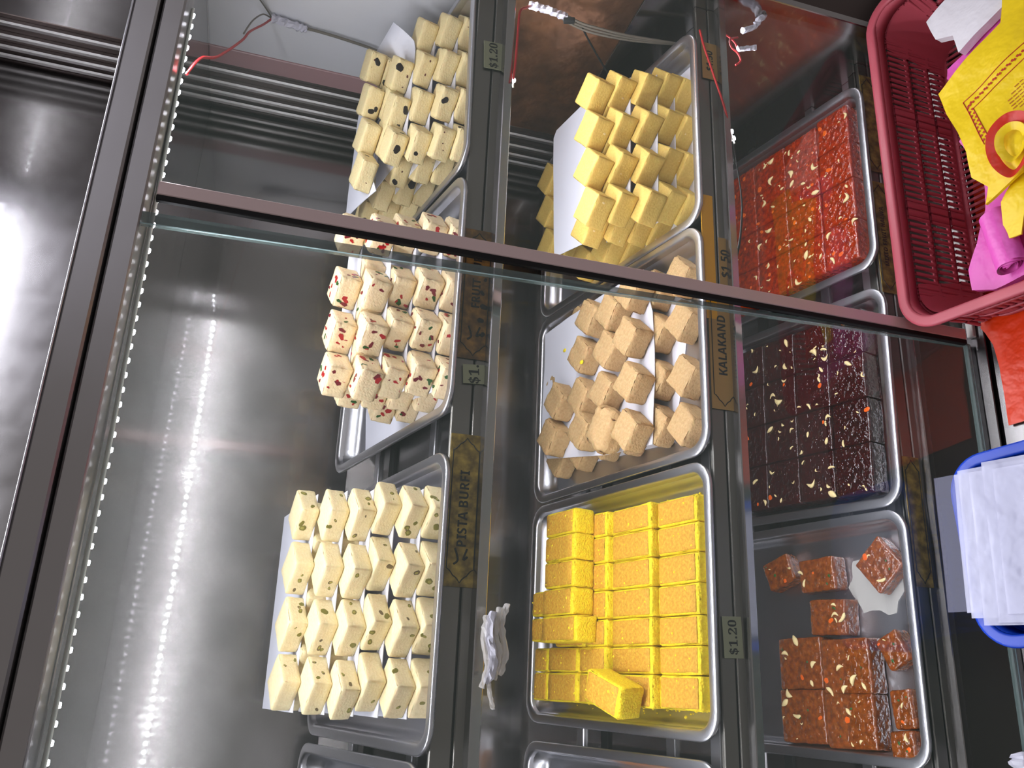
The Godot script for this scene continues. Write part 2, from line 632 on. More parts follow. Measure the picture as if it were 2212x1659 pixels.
	var hb := mi("handle_bar", box(L.call(0.4385, 0.826, -0.8035), L.call(0.4535, -0.1365, -0.7965), 0.001), M.bar_face, g2)
	mi("rubber_seal", box(L.call(0.4325, 0.826, -0.8035), L.call(0.4388, -0.1365, -0.7968), 0.0008), M.black, hb)

func prism(base: Array, ext: Vector3) -> Mesh:
	var st := start()
	st.set_smooth_group(-1)
	var mid := Vector3()
	for p in base: mid += p / base.size()
	quad(st, base[0], base[1], base[2], base[3], -ext)
	quad(st, base[0] + ext, base[1] + ext, base[2] + ext, base[3] + ext, ext)
	for i in 4:
		var a: Vector3 = base[i]
		var b: Vector3 = base[(i + 1) % 4]
		quad(st, a, b, b + ext, a + ext, (a + b) * 0.5 - mid)
	return done(st)

# ------------------------------------------------------------------ light strips
func strip_light(parent: Node3D, at: Transform3D, length: float, width: float, energy: float) -> void:
	var l := AreaLight3D.new()
	l.name = "strip_light"
	l.area_size = Vector2(length, width)
	l.light_energy = energy
	l.light_color = Color(0.96, 0.97, 1.0)
	l.shadow_enabled = true
	l.area_range = 4.0
	parent.add_child(l, true)
	put(l, at)

func led_strip(label: String, path: Array, n: int, turn: float, backing: Material, each := 0.0) -> Node3D:
	var t := thing("led_strip", label, "light strip", Transform3D(Basis(), path[0]))
	var o: Vector3 = path[0]
	var rows := []
	for p in path: rows.append(p - o)
	var total := 0.0
	for i in rows.size() - 1: total += rows[i].distance_to(rows[i + 1])
	# flat tape: two skins of a ribbon
	var dir := Basis(Vector3.RIGHT, -deg_to_rad(LEAN)) * Vector3(0, 0, 1)
	dir = dir.rotated(Vector3.RIGHT, turn)
	var nn := dir.cross(Vector3.RIGHT)
	var st := start()
	for i in rows.size() - 1:
		var a: Vector3 = rows[i]
		var b: Vector3 = rows[i + 1]
		var w := dir * 0.004
		var h := nn * 0.001
		quad(st, a - w + h, b - w + h, b + w + h, a + w + h, nn)
		quad(st, a - w - h, b - w - h, b + w - h, a + w - h, -nn)
		quad(st, a + w - h, b + w - h, b + w + h, a + w + h, dir)
		quad(st, a - w - h, b - w - h, b - w + h, a - w + h, -dir)
	mi("tape", done(st), backing, t)
	var bulb := block(Vector3(0.0050, 0.0030, 0.0050), 0.0012, 2, 0.0, 0.0, 1)
	for k in n:
		var want := total * (k + 0.5) / n
		var i := 0
		while i < rows.size() - 2 and want > rows[i].distance_to(rows[i + 1]):
			want -= rows[i].distance_to(rows[i + 1])
			i += 1
		var p: Vector3 = rows[i].move_toward(rows[i + 1], want)
		var b := Basis(Vector3.RIGHT, -nn, -dir)
		mi("led", bulb, M.led, t, Transform3D(b, p - nn * 0.0008))
		if each > 0.0:
			# each diode is a small lamp of its own, shining down
			var l := AreaLight3D.new()
			l.name = "led_light"
			l.area_size = Vector2(0.005, 0.005)
			l.light_energy = each
			l.light_color = Color(0.96, 0.97, 1.0)
			l.shadow_enabled = true
			l.area_range = 3.0
			l.transform = Transform3D(Basis(Vector3.RIGHT, -deg_to_rad(LEAN + 84.0)), p - nn * 0.0045)
			t.add_child(l, true)
	return t

func build_leds() -> void:
	# under the head beam
	var path := []
	for k in 11:
		var X := lerpf(0.70, -0.30, k / 10.0)
		path.append(cw(X, -0.1405 - 0.006 * maxf(0.0, (X - 0.2) / 0.5), -0.842))
	led_strip("row of white LEDs along the underside of the head beam", path, 68, 0.5, M.tape_back, 0.0052)
	# tail of the strip that turns down at the right end
	led_strip("short end of LED tape bent down at the far right of the beam", [cw(0.715, -0.1500, -0.842), cw(0.735, -0.1515, -0.850), cw(0.75, -0.153, -0.86)], 4, 0.5, M.tape_back)
	# under shelf rails
	for k in 2:
		var s: float = [0.2255, 0.5195][k]
		path = []
		for j in 31:
			path.append(cw(lerpf(0.70, -0.30, j / 30.0), s, RAIL[k] - 0.013))
		var b := led_strip(["LED tape under the rail of the upper shelf, red wire at its end", "LED tape tucked behind the rail of the middle shelf"][k], path, 68, 0.5, M.black)
		strip_light(b, Transform3D(Basis(Vector3.RIGHT, -deg_to_rad(LEAN)) * Basis(Vector3.RIGHT, -deg_to_rad(80.0)), cw(0.14, s + 0.007, RAIL[k] - 0.016)), 1.5, 0.012, 0.38 if k == 0 else 0.33)
	led_strip("first lit LED at the red wire's end below the upper rail", [cw(0.732, 0.2325, -0.862), cw(0.715, 0.2330, -0.862)], 1, -0.6, M.tape_back)
	led_strip("two lit LEDs hanging below the middle rail at the red wire's end", [cw(0.7186, 0.5335, -0.85), cw(0.6985, 0.5385, -0.85)], 2, -0.9, M.tape_back)
	var sagp := [cw(0.698, 0.5385, -0.851), cw(0.665, 0.543, -0.852), cw(0.61, 0.548, -0.853), cw(0.555, 0.543, -0.854), cw(0.515, 0.533, -0.856)]
	solo("sagging_tape", ribbon(curve(local(sagp), 8), 0.009), M.black, "black back of the LED tape sagging below the middle rail", "tape", Transform3D(Basis(), sagp[0]))
	# upper compartment, out of the frame: its row of LEDs shows in the steel behind
	path = [cw(0.85, -0.556, -0.84), cw(-0.30, -0.556, -0.84)]
	led_strip("row of LEDs in the upper compartment seen as dots in the steel", path, 70, 0.5, M.tape_back, 0.0042)

func ribbon(pts: Array, w: float) -> Mesh:
	var st := start()
	var a := Vector3(0, 0.78, 0.62) * w * 0.5
	var b := Vector3(0, -0.62, 0.78) * 0.0006
	for i in pts.size() - 1:
		var p: Vector3 = pts[i]
		var q: Vector3 = pts[i + 1]
		quad(st, p - a + b, q - a + b, q + a + b, p + a + b, b)
		quad(st, p - a - b, q - a - b, q + a - b, p + a - b, -b)
		quad(st, p + a - b, q + a - b, q + a + b, p + a + b, a)
		quad(st, p - a - b, q - a - b, q - a + b, p - a + b, -a)
	return done(st)

# ------------------------------------------------------------------ ledge in front
func build_ledge() -> void:
	var t := thing("counter_ledge", "grey steel ledge along the foot of the sloping glass", "counter", Transform3D(Basis(), Vector3(0, H - 1.0, -0.5)))
	mi("sill", box(Vector3(-0.8, -0.06, -0.115), Vector3(1.1, 0.003, -0.0875), 0.001), M.ledge, t)
	mi("top", box(Vector3(-0.8, -0.05, -0.0845), Vector3(1.1, 0.0, 0.35), 0.002), M.ledge, t)
	mi("groove", box(Vector3(-0.8, -0.06, -0.088), Vector3(1.1, -0.004, -0.084), 0.0005), M.black, t)
	mi("front", box(Vector3(-0.8, -0.5, 0.31), Vector3(1.1, -0.05, 0.34), 0.003), M.ledge, t)
	mi("door_track", box(Vector3(0.4455, 0.003, -0.106), Vector3(0.95, 0.010, -0.097), 0.0008), M.tape_back, t)

# ------------------------------------------------------------------ trays
var trays := {}

func tray_mesh() -> ArrayMesh:
	var st := start()
	var hx := TW * 0.5
	var hz := TD * 0.5
	var prof := [[0.0005, -0.0050, 0.030], [0.0, -0.0022, 0.030], [0.0006, -0.0004, 0.030], [0.0020, 0.0, 0.029], [0.0100, 0.0, 0.022], [0.0116, -0.0008, 0.021], [0.0128, -0.0030, 0.020], [0.0150, -0.0200, 0.020], [0.0180, -0.0280, 0.020], [0.0230, -0.0310, 0.019], [0.05, -0.0312, 0.012]]
	var rows := []
	for q in prof: rows.append(loop(hx - q[0], hz - q[0], q[2], q[1]))
	skin(st, rows, false, true, func(p: Vector3, i: int, _j: int):
		if i < 2: return Vector3(p.x, 0, p.z)
		if i < 5: return Vector3(0, 1, 0)
		return Vector3(-p.x, 0.12, -p.z) if i < 8 else Vector3(0, 1, 0))
	var last: Array = rows[-1]
	for k in last.size():
		tri3(st, Vector3(0, -0.0312, 0), last[k], last[(k + 1) % last.size()], Vector3(0, 1, 0))
	# underside
	rows = []
	for q in [[0.0005, -0.0050, 0.030], [0.0125, -0.0045, 0.021], [0.0170, -0.0240, 0.020], [0.0220, -0.0326, 0.019], [0.05, -0.0328, 0.012]]: rows.append(loop(hx - q[0], hz - q[0], q[2], q[1]))
	skin(st, rows, false, true, func(p: Vector3, i: int, _j: int): return Vector3(0, -1, 0) if i in [0, 3] else Vector3(p.x, -0.1, p.z))
	last = rows[-1]
	for k in last.size():
		tri3(st, Vector3(0, -0.0328, 0), last[k], last[(k + 1) % last.size()], Vector3(0, -1, 0))
	return done(st)

func build_trays() -> void:
	var m := tray_mesh()
	var y := [H - 0.3592, H - 0.6474, H - 0.9244]
	var spec := [
		["Y", 1, 0.1064, -0.9111, -0.0067, "aluminium tray filled with bright yellow crumbly blocks"],
		["K", 1, 0.4111, -0.9096, 0.0011, "aluminium tray holding tan fudge blocks and white paper"],
		["B", 1, 0.7124, -0.9073, -0.0016, "aluminium tray of stacked golden yellow blocks and a large white sheet"],
		["P", 0, 0.0847, -0.9859, 0.0020, "aluminium tray under the cream blocks with green pistachio slices"],
		["F", 0, 0.4269, -0.9891, -0.0038, "aluminium tray under the cream blocks with red and green fruit"],
		["C", 0, 0.7290, -0.9956, 0.0400, "aluminium tray under the cream blocks with dark raisins"],
		["R", 2, 0.7158, -0.8659, -0.0142, "aluminium tray of orange-red glossy jelly sweet with nuts"],
		["U", 2, 0.3893, -0.8685, -0.0310, "aluminium tray of dark maroon glossy jelly sweet with nuts"],
		["A", 2, 0.0820, -0.8723, -0.0067, "part-empty aluminium tray of amber jelly sweet pieces"],
		["T1", 0, -0.2230, -1.0010, 0.015, "aluminium tray with white paper at the bottom of the photo, beside the pistachio blocks"],
		["T2", 1, -0.2130, -0.9120, 0.01, "aluminium tray at the bottom edge of the photo, next to the yellow blocks"],
	]
	for q in spec:
		var xf := Transform3D(Basis(Vector3.UP, q[4]), Vector3(q[2], y[q[1]], q[3]))
		trays[q[0]] = xf
		solo("serving_tray", m, M.alu, q[5], "tray", xf, "aluminium trays on the shelves")

# ------------------------------------------------------------------ sweets
var bit_mesh: ArrayMesh

func nth(i: int) -> String:
	return ["first", "second", "third", "fourth", "fifth", "sixth", "seventh", "eighth"][i]

func bits(o: Node3D, size: Vector3, kinds: Array, count: int, faces := [0, 1, 2]) -> void:
	for k in count:
		var kd: Array = kinds[rng.randi() % kinds.size()]
		var f: int = faces[rng.randi() % faces.size()]
		var nn: Vector3 = [Vector3(0, 0, 1), Vector3(-1, 0, 0), Vector3(0, 1, 0)][f]
		var u := rng.randf_range(-0.36, 0.36)
		var w := rng.randf_range(-0.34, 0.34)
		var at: Vector3 = [Vector3(u * size.x, (w + 0.5) * size.y, size.z * 0.5), Vector3(-size.x * 0.5, (w + 0.5) * size.y, u * size.z), Vector3(u * size.x, size.y, w * size.z)][f]
		bit(o, kd, at, nn)

func bit(o: Node3D, kd: Array, at: Vector3, nn: Vector3, spin := -1.0) -> void:
	var a := rng.randf() * TAU if spin < 0.0 else spin
	var t := nn.cross(Vector3(0.31, 0.57, 0.76)).normalized().rotated(nn, a)
	var r := rng.randf_range(kd[2], kd[3])
	var el := rng.randf_range(0.6, 0.95)
	var b := Basis(t * r, nn * kd[4], t.cross(nn) * r * el)
	if b.determinant() < 0.0: b.z = -b.z
	mi(kd[0], kd[5] if kd.size() > 5 else bit_mesh, kd[1], o, Transform3D(b, at - nn * kd[4] * 0.35))

func pebble(sd: int, sides := 9) -> ArrayMesh:
	var r := RandomNumberGenerator.new()
	r.seed = sd
	var st := start()
	var rad := []
	for k in sides: rad.append(r.randf_range(0.82, 1.1))
	var rows := []
	for lv in [[0.62, 1.0], [0.92, 0.62], [1.0, 0.0], [0.9, -0.6]]:
		var row := []
		for k in sides:
			var a := TAU * k / sides
			row.append(Vector3(cos(a) * rad[k] * lv[0], lv[1], sin(a) * rad[k] * lv[0]))
		rows.append(row)
	skin(st, rows, false, true, func(p: Vector3, _i: int, _j: int): return Vector3(p.x, p.y * 0.5, p.z))
	for k in sides:
		tri3(st, Vector3(0, 1.12, 0), rows[0][k], rows[0][(k + 1) % sides], Vector3(0, 1, 0))
	return done(st)

func chip(sd: int) -> ArrayMesh:
	# small angular candied-fruit chip
	var r := RandomNumberGenerator.new()
	r.seed = sd
	var st := start()
	st.set_smooth_group(-1)
	var top := []
	var n := 5
	for k in n:
		var a := TAU * k / n + r.randf_range(-0.3, 0.3)
		top.append(Vector3(cos(a) * r.randf_range(0.75, 1.1), 1.0, sin(a) * r.randf_range(0.6, 1.0)))
	for k in n:
		var a: Vector3 = top[k]
		var b: Vector3 = top[(k + 1) % n]
		tri3(st, Vector3(0, 1.05, 0), a, b, Vector3(0, 1, 0))
		quad(st, a, b, Vector3(b.x, -1, b.z), Vector3(a.x, -1, a.z), a + b)
	return done(st)

func crescent(bend: float, sd: int) -> ArrayMesh:
	# curved split-nut or seed sliver, unit length along X
	var st := start()
	var pts := []
	var rows := []
	for i in 7:
		var t := (i / 6.0 - 0.5) * 2.0
		var c := Vector3(t, 0, bend * (t * t - 0.4))
		var w := 0.42 * sqrt(maxf(0.0, 1.0 - t * t * 0.96)) * (1.0 + 0.25 * sin(sd + t * 2.0))
		pts.append(c)
		var ring := []
		for k in 6:
			var a := TAU * k / 6
			ring.append(c + Vector3(0, sin(a) * w * 1.0 + 0.25, cos(a) * w))
		rows.append(ring)
	skin(st, rows, false, true, func(p: Vector3, i: int, _j: int): return p - (pts[i] + pts[i + 1]) * 0.5 - Vector3(0, 0.25, 0))
	return done(st)

# one stacked wall of blocks turned corner-forward.
# rows: [top height over the rim, front ridge z, shift in x, block height, first column, last column]
func stack(key: String, called: String, meshes: Array, mtl: Material, side: float, x0: float, dx: float, rows: Array, words: String, group: String, decorate: Callable, skip := [], jig := 1.0, last := 0.0) -> void:
	var tr: Transform3D = trays[key]
	var ncol := rows.size()
	for r in rows.size():
		var q: Array = rows[r]
		for c in range(q[4], q[5] + 1):
			if [r, c] in skip: continue
			var h: float = q[3]
			var yaw := PI * 0.25 + rng.randf_range(-0.06, 0.06) * jig
			var at := Vector3(x0 + c * dx + (last if c == 3 else 0.0) + q[2] + rng.randf_range(-0.0015, 0.0015) * jig, q[0] - h, q[1] - side * 0.7071 + rng.randf_range(-0.002, 0.002) * jig)
			var tilt := Basis(Vector3.RIGHT, rng.randf_range(-0.02, 0.03) * jig)
			var lab := words % [nth(q[5] - c), nth(ncol - 1 - r)]
			var o := solo(called, meshes[rng.randi() % meshes.size()], mtl, lab, "sweet", tr * Transform3D(Basis(Vector3.UP, yaw) * tilt * Basis.from_scale(Vector3(1, h / 0.025, 1)), at), group)
			decorate.call(o, r, c)

# further blocks of the same pile behind its front face
func behind(key: String, called: String, meshes: Array, mtl: Material, side: float, spots: Array, label: String, group: String, decorate: Callable) -> void:
	var tr: Transform3D = trays[key]
	for q in spots:
		var at := Vector3(q[0], q[1] - q[3], q[2] - side * 0.7071)
		var nth_in := 0
		var hs := []
		for p in spots:
			if p[1] < q[1] - 0.008 and not hs.has(p[1]): hs.append(p[1])
			if absf(p[1] - q[1]) <= 0.008 and (p[2] > q[2] + 0.001 or (absf(p[2] - q[2]) <= 0.001 and p[0] > q[0])): nth_in += 1
		var lab := label % [nth(hs.size()), nth(nth_in)]
		var o := solo(called, meshes[rng.randi() % meshes.size()], mtl, lab, "sweet", tr * Transform3D(Basis(Vector3.UP, PI * 0.25 + rng.randf_range(-0.08, 0.08)) * Basis.from_scale(Vector3(1, q[3] / 0.025, 1)), at), group)
		decorate.call(o, 0, 0)

func blocks(side: float, r: float, amp: float, crumble: float, sd: int, n := 5) -> Array:
	var out := []
	for k in n:
		out.append(block(Vector3(side * lerpf(0.98, 1.0, (k * 0.37) - floorf(k * 0.37)), 0.025, side), r, 7, amp, crumble, sd + k * 13))
	return out

func sheet(key: String, label: String, poly: Array, yf: Callable) -> void:
	var m := cloth(poly, yf, 0.012, 0.0007)
	var c := Vector2()
	for p in poly: c += p / poly.size()
	solo("paper_sheet", m, M.paper, label, "paper", trays[key], "white paper sheets between the sweets")

func flat(y: float, wave := 0.0) -> Callable:
	return func(x: float, z: float) -> float: return y + wave * sin(x * 47.0 + 1.3) * cos(z * 31.0)

func build_sweets() -> void:
	bit_mesh = pebble(5)
	var chip_mesh := chip(8)
	# ---- pistachio blocks
	rng.seed = 11
	var pk := [["pistachio_slice", M.green_nut, 0.0028, 0.0048, 0.0007], ["pistachio_slice", M.brown_nut, 0.0028, 0.005, 0.0007], ["pistachio_slice", M.green_nut, 0.0036, 0.0058, 0.0007]]
	var bm := blocks(0.0428, 0.0022, 0.0007, 0.0016, 100)
	var pn := [1, 3, 2, 4, 1, 2, 3, 2, 0, 3]
	var deco := func(o: Node3D, r: int, c: int) -> void:
		for k in pn[(r * 4 + c * 3) % 10] + 1:
			var before := o.get_child_count()
			bits(o, Vector3(0.042, 0.025, 0.042), pk, 1, [0, 1])
			var ch := o.get_child(before) as Node3D
			if k % 2 == 0: mi("kernel", bit_mesh, M.pale_nut, ch, Transform3D(Basis.from_scale(Vector3(0.62, 1.0, 0.58)), Vector3(0.12, 0.22, 0.05)))
	stack("P", "pistachio_burfi", bm, M.pista, 0.0428, -0.0882, 0.0602, [[-0.005, 0.1589, 0.001, 0.026, 0, 3], [0.0165, 0.1462, -0.001, 0.0213, 0, 3], [0.038, 0.1219, 0.004, 0.0213, 0, 3], [0.0595, 0.1079, -0.003, 0.0213, 0, 3], [0.081, 0.0806, -0.001, 0.0213, 0, 3], [0.1025, 0.0403, 0.002, 0.0213, 0, 3]], "cream pistachio block, %s from photo top in %s column from left", "pistachio blocks in the tray", deco)
	behind("P", "pistachio_burfi", bm, M.pista, 0.0428, [[-0.058, 0.0595, 0.060, 0.0213], [0.002, 0.0595, 0.060, 0.0213], [0.062, 0.0595, 0.060, 0.0213], [-0.058, 0.081, 0.03, 0.0213], [0.002, 0.081, 0.03, 0.0213], [0.062, 0.081, 0.03, 0.0213], [-0.088, 0.081, 0.0, 0.0213], [-0.028, 0.081, 0.0, 0.0213], [0.032, 0.081, 0.0, 0.0213], [0.09, 0.081, 0.0, 0.0213]], "pistachio block behind its pile's front, %s layer up, %s from the rail", "pistachio blocks behind the front of the pile", func(_o, _r, _c): return)
	for k in 5:
		var yy: float = -0.0044 + 0.0215 * k
		var zf: float = [0.1282, 0.1039, 0.0899, 0.0626, 0.0223][k]
		var zb: float = [0.03, 0.02, -0.01, -0.03, -0.105][k]
		sheet("P", "white paper %s among the pistachio block layers" % ["lowest", "second lowest", "third", "second highest", "topmost, sticking out behind"][k], [Vector2(-0.118, zf), Vector2(-0.118, zb), Vector2(0.112, zb - 0.012), Vector2(0.118, zf)], flat(yy))
	# ---- fruit blocks
	rng.seed = 22
	var fk := [["red_fruit_bit", M.red_bit, 0.0026, 0.0056, 0.0008, chip_mesh], ["red_fruit_bit", M.plum_bit, 0.0022, 0.0048, 0.0008, chip_mesh], ["red_fruit_bit", M.red_bit, 0.0016, 0.0034, 0.0008, chip_mesh], ["green_fruit_bit", M.leaf_bit, 0.0024, 0.0050, 0.0008, chip_mesh]]
	bm = blocks(0.0395, 0.0026, 0.0011, 0.0028, 200)
	deco = func(o: Node3D, r: int, c: int) -> void: bits(o, Vector3(0.0385, 0.025, 0.0385), fk, 11 + (r + c * 2) % 5)
	stack("F", "fruit_burfi", bm, M.fruit, 0.0395, -0.095, 0.0552, [[-0.005, 0.1640, 0.002, 0.026, 0, 3], [0.023, 0.1508, 0.005, 0.0275, 0, 3], [0.051, 0.1357, 0.003, 0.0275, 0, 3], [0.079, 0.1298, -0.006, 0.0275, 0, 3], [0.107, 0.1021, 0.0, 0.0275, 0, 3]], "cream fruit block, %s from photo top in %s column from left", "fruit blocks in the tray", deco, [], 1.0, 0.018)
	behind("F", "fruit_burfi", bm, M.fruit, 0.0395, [[-0.092, -0.005, 0.108, 0.026], [-0.092, 0.023, 0.094, 0.0275], [-0.093, 0.051, 0.081, 0.0275], [-0.095, 0.079, 0.074, 0.0275], [-0.092, -0.005, 0.052, 0.026], [-0.094, 0.023, 0.040, 0.0275]], "fruit block on the pile's lower side, %s layer up, %s from the rail", "fruit blocks on the side of the pile", deco)
	behind("F", "fruit_burfi", bm, M.fruit, 0.0395, [[-0.067, 0.079, 0.1, 0.0275], [-0.012, 0.079, 0.1, 0.0275], [0.043, 0.079, 0.1, 0.0275]], "fruit block behind its pile's front, %s layer up, %s from the rail", "fruit blocks behind the front of the pile", deco)
	for k in 4:
		sheet("F", "white paper %s among the red-flecked fruit blocks" % ["lowest", "second lowest", "third", "topmost"][k], [Vector2(-0.112, [0.134, 0.119, 0.113, 0.085][k]), Vector2(-0.100, 0.03), Vector2(0.09, 0.03), Vector2(0.10, [0.134, 0.119, 0.113, 0.085][k])], flat(-0.0044 + 0.028 * k, 0.0004))
	sheet("F", "white paper lining the tray floor under the red-flecked fruit blocks", [Vector2(-0.118, 0.12), Vector2(-0.118, -0.15), Vector2(-0.06, -0.165), Vector2(0.11, -0.165), Vector2(0.11, 0.12)], flat(-0.0302))
	# ---- raisin blocks
	rng.seed = 33
	var rk := [["raisin", M.raisin_bit, 0.0042, 0.0072, 0.0012, bit_mesh], ["brown_fleck", M.brown_bit, 0.0009, 0.0018, 0.0006, bit_mesh], ["brown_fleck", M.brown_bit, 0.0009, 0.0022, 0.0006, bit_mesh]]
	bm = blocks(0.0425, 0.0024, 0.0010, 0.0024, 300)
	deco = func(o: Node3D, r: int, c: int) -> void: bits(o, Vector3(0.0415, 0.025, 0.0415), rk, 2 + (r * 2 + c) % 3, [0, 1])
	stack("C", "raisin_burfi", bm, M.raisin, 0.0425, -0.0737, 0.0597, [[-0.008, 0.1600, -0.0028, 0.0228, 0, 3], [0.0145, 0.1514, -0.0015, 0.022, 0, 3], [0.037, 0.1263, 0.0021, 0.022, 0, 3], [0.0605, 0.1019, 0.0022, 0.022, 0, 3], [0.0835, 0.060, -0.022, 0.022, 0, 3]], "cream raisin block, %s from photo top in %s column from left", "raisin blocks in the tray", deco, [[3, 3]])
	behind("C", "raisin_burfi", bm, M.raisin, 0.0425, [[-0.076, -0.008, 0.100, 0.0228], [-0.076, 0.0145, 0.091, 0.022], [-0.074, 0.037, 0.066, 0.022], [-0.076, -0.008, 0.04, 0.0228], [-0.076, 0.0145, 0.03, 0.022], [-0.076, 0.037, 0.006, 0.022], [-0.076, -0.008, -0.02, 0.0228], [-0.078, 0.0145, -0.032, 0.022], [-0.076, -0.008, -0.082, 0.0228], [-0.078, 0.037, -0.055, 0.022], [-0.078, 0.0145, -0.092, 0.022]], "raisin block on the pile's lower side, %s layer up, %s from the rail", "raisin blocks on the side of the pile", deco)
	behind("C", "raisin_burfi", bm, M.raisin, 0.0425, [[-0.04, 0.0605, 0.072, 0.022], [0.02, 0.0605, 0.072, 0.022], [0.08, 0.0605, 0.06, 0.022]], "raisin block behind its pile's front, %s layer up, %s from the rail", "raisin blocks behind the front of the pile", deco)
	sheet("C", "white paper between raisin blocks, curling up near the photo's top edge", [Vector2(-0.085, 0.088), Vector2(-0.08, -0.02), Vector2(0.12, -0.02), Vector2(0.12, 0.085), Vector2(0.09, 0.098)], func(x: float, z: float) -> float: return 0.0378 + 0.030 * clampf((x - 0.075) / 0.045, 0.0, 1.0) ** 2)
	sheet("C", "white paper second lowest between the raisin blocks", [Vector2(-0.09, 0.109), Vector2(-0.09, 0.0), Vector2(0.12, 0.0), Vector2(0.12, 0.109)], flat(0.0151))
	sheet("C", "white paper lowest between the raisin blocks", [Vector2(-0.09, 0.134), Vector2(-0.09, 0.0), Vector2(0.12, 0.0), Vector2(0.12, 0.134)], flat(-0.0074))
	sheet("C", "large white sheet sticking out behind the raisin blocks", [Vector2(-0.132, 0.055), Vector2(-0.105, -0.07), Vector2(0.04, -0.062), Vector2(0.078, -0.056), Vector2(0.05, 0.02), Vector2(-0.09, 0.03)], flat(0.0607, 0.001))
	# ---- golden gram-flour blocks
	rng.seed = 44
	bm = blocks(0.0440, 0.0018, 0.0007, 0.0015, 400)
	var bk := [["nut_fleck", M.nut, 0.0012, 0.0026, 0.0005, bit_mesh]]
	deco = func(o: Node3D, r: int, c: int) -> void:
		if (r + c) % 2 == 0: bits(o, Vector3(0.043, 0.025, 0.043), bk, 2, [0, 1])
	stack("B", "gram_burfi", bm, M.besan, 0.0440, -0.1055, 0.0613, [[-0.006, 0.1710, 0.004, 0.0248, 0, 3], [0.0195, 0.1630, 0.007, 0.0270, 0, 3], [0.047, 0.1555, -0.002, 0.0270, 0, 3], [0.0745, 0.1334, -0.001, 0.0270, 0, 3], [0.102, 0.1182, -0.008, 0.0270, 0, 3]], "golden block, %s from photo top in %s column from left", "golden blocks in the tray", deco)
	behind("B", "gram_burfi", bm, M.besan, 0.0440, [[-0.104, -0.006, 0.110, 0.0248], [-0.104, 0.0195, 0.101, 0.027], [-0.106, 0.047, 0.093, 0.027], [-0.108, -0.006, 0.048, 0.0248], [-0.108, 0.0195, 0.040, 0.027], [-0.106, -0.006, -0.014, 0.0248], [-0.106, 0.0195, -0.022, 0.027], [-0.108, 0.0745, 0.07, 0.027]], "golden block on the pile's lower side, %s layer up, %s from the rail", "golden blocks on the side of the pile", deco)
	behind("B", "gram_burfi", bm, M.besan, 0.0440, [[0.092, 0.0195, -0.125, 0.027], [0.03, 0.0195, -0.125, 0.027], [-0.034, 0.0195, -0.12, 0.027], [0.092, -0.006, -0.12, 0.0248], [0.03, -0.006, -0.12, 0.0248], [-0.034, -0.006, -0.12, 0.0248]], "golden block peeking out behind the white sheet, %s layer up, %s from the rail", "golden blocks behind the white sheet", deco)
	behind("B", "gram_burfi", bm, M.besan, 0.0440, [[-0.07, 0.0745, 0.1, 0.027], [-0.01, 0.0745, 0.1, 0.027], [0.05, 0.0745, 0.1, 0.027], [-0.07, 0.047, 0.03, 0.027], [0.05, 0.047, 0.03, 0.027], [-0.01, 0.047, -0.03, 0.027]], "golden block behind its pile's front, %s layer up, %s from the rail", "golden blocks behind the front of the pile", deco)
	sheet("B", "large white sheet spread behind the golden blocks", [Vector2(-0.118, 0.03), Vector2(-0.100, -0.074), Vector2(0.0, -0.081), Vector2(0.118, -0.086), Vector2(0.128, -0.078), Vector2(0.128, 0.05), Vector2(-0.10, 0.06)], flat(0.0486, 0.0004))
	for k in 3:
		sheet("B", "white paper %s between the golden block layers" % ["lowest", "second lowest", "third lowest"][k], [Vector2(-0.11, [0.143, 0.137, 0.113][k]), Vector2(-0.11, 0.02), Vector2(0.09, 0.02), Vector2(0.098, [0.145, 0.139, 0.115][k])], flat([-0.0055, 0.0200, 0.0475][k]))
	sheet("B", "white paper lining the tray floor under the golden blocks", [Vector2(-0.12, 0.15), Vector2(-0.12, -0.02), Vector2(0.12, 0.0), Vector2(0.125, 0.165), Vector2(0.0, 0.17)], flat(-0.0302))
	build_kalakand()
	build_mysore()
	build_halwa()
	build_next_trays()

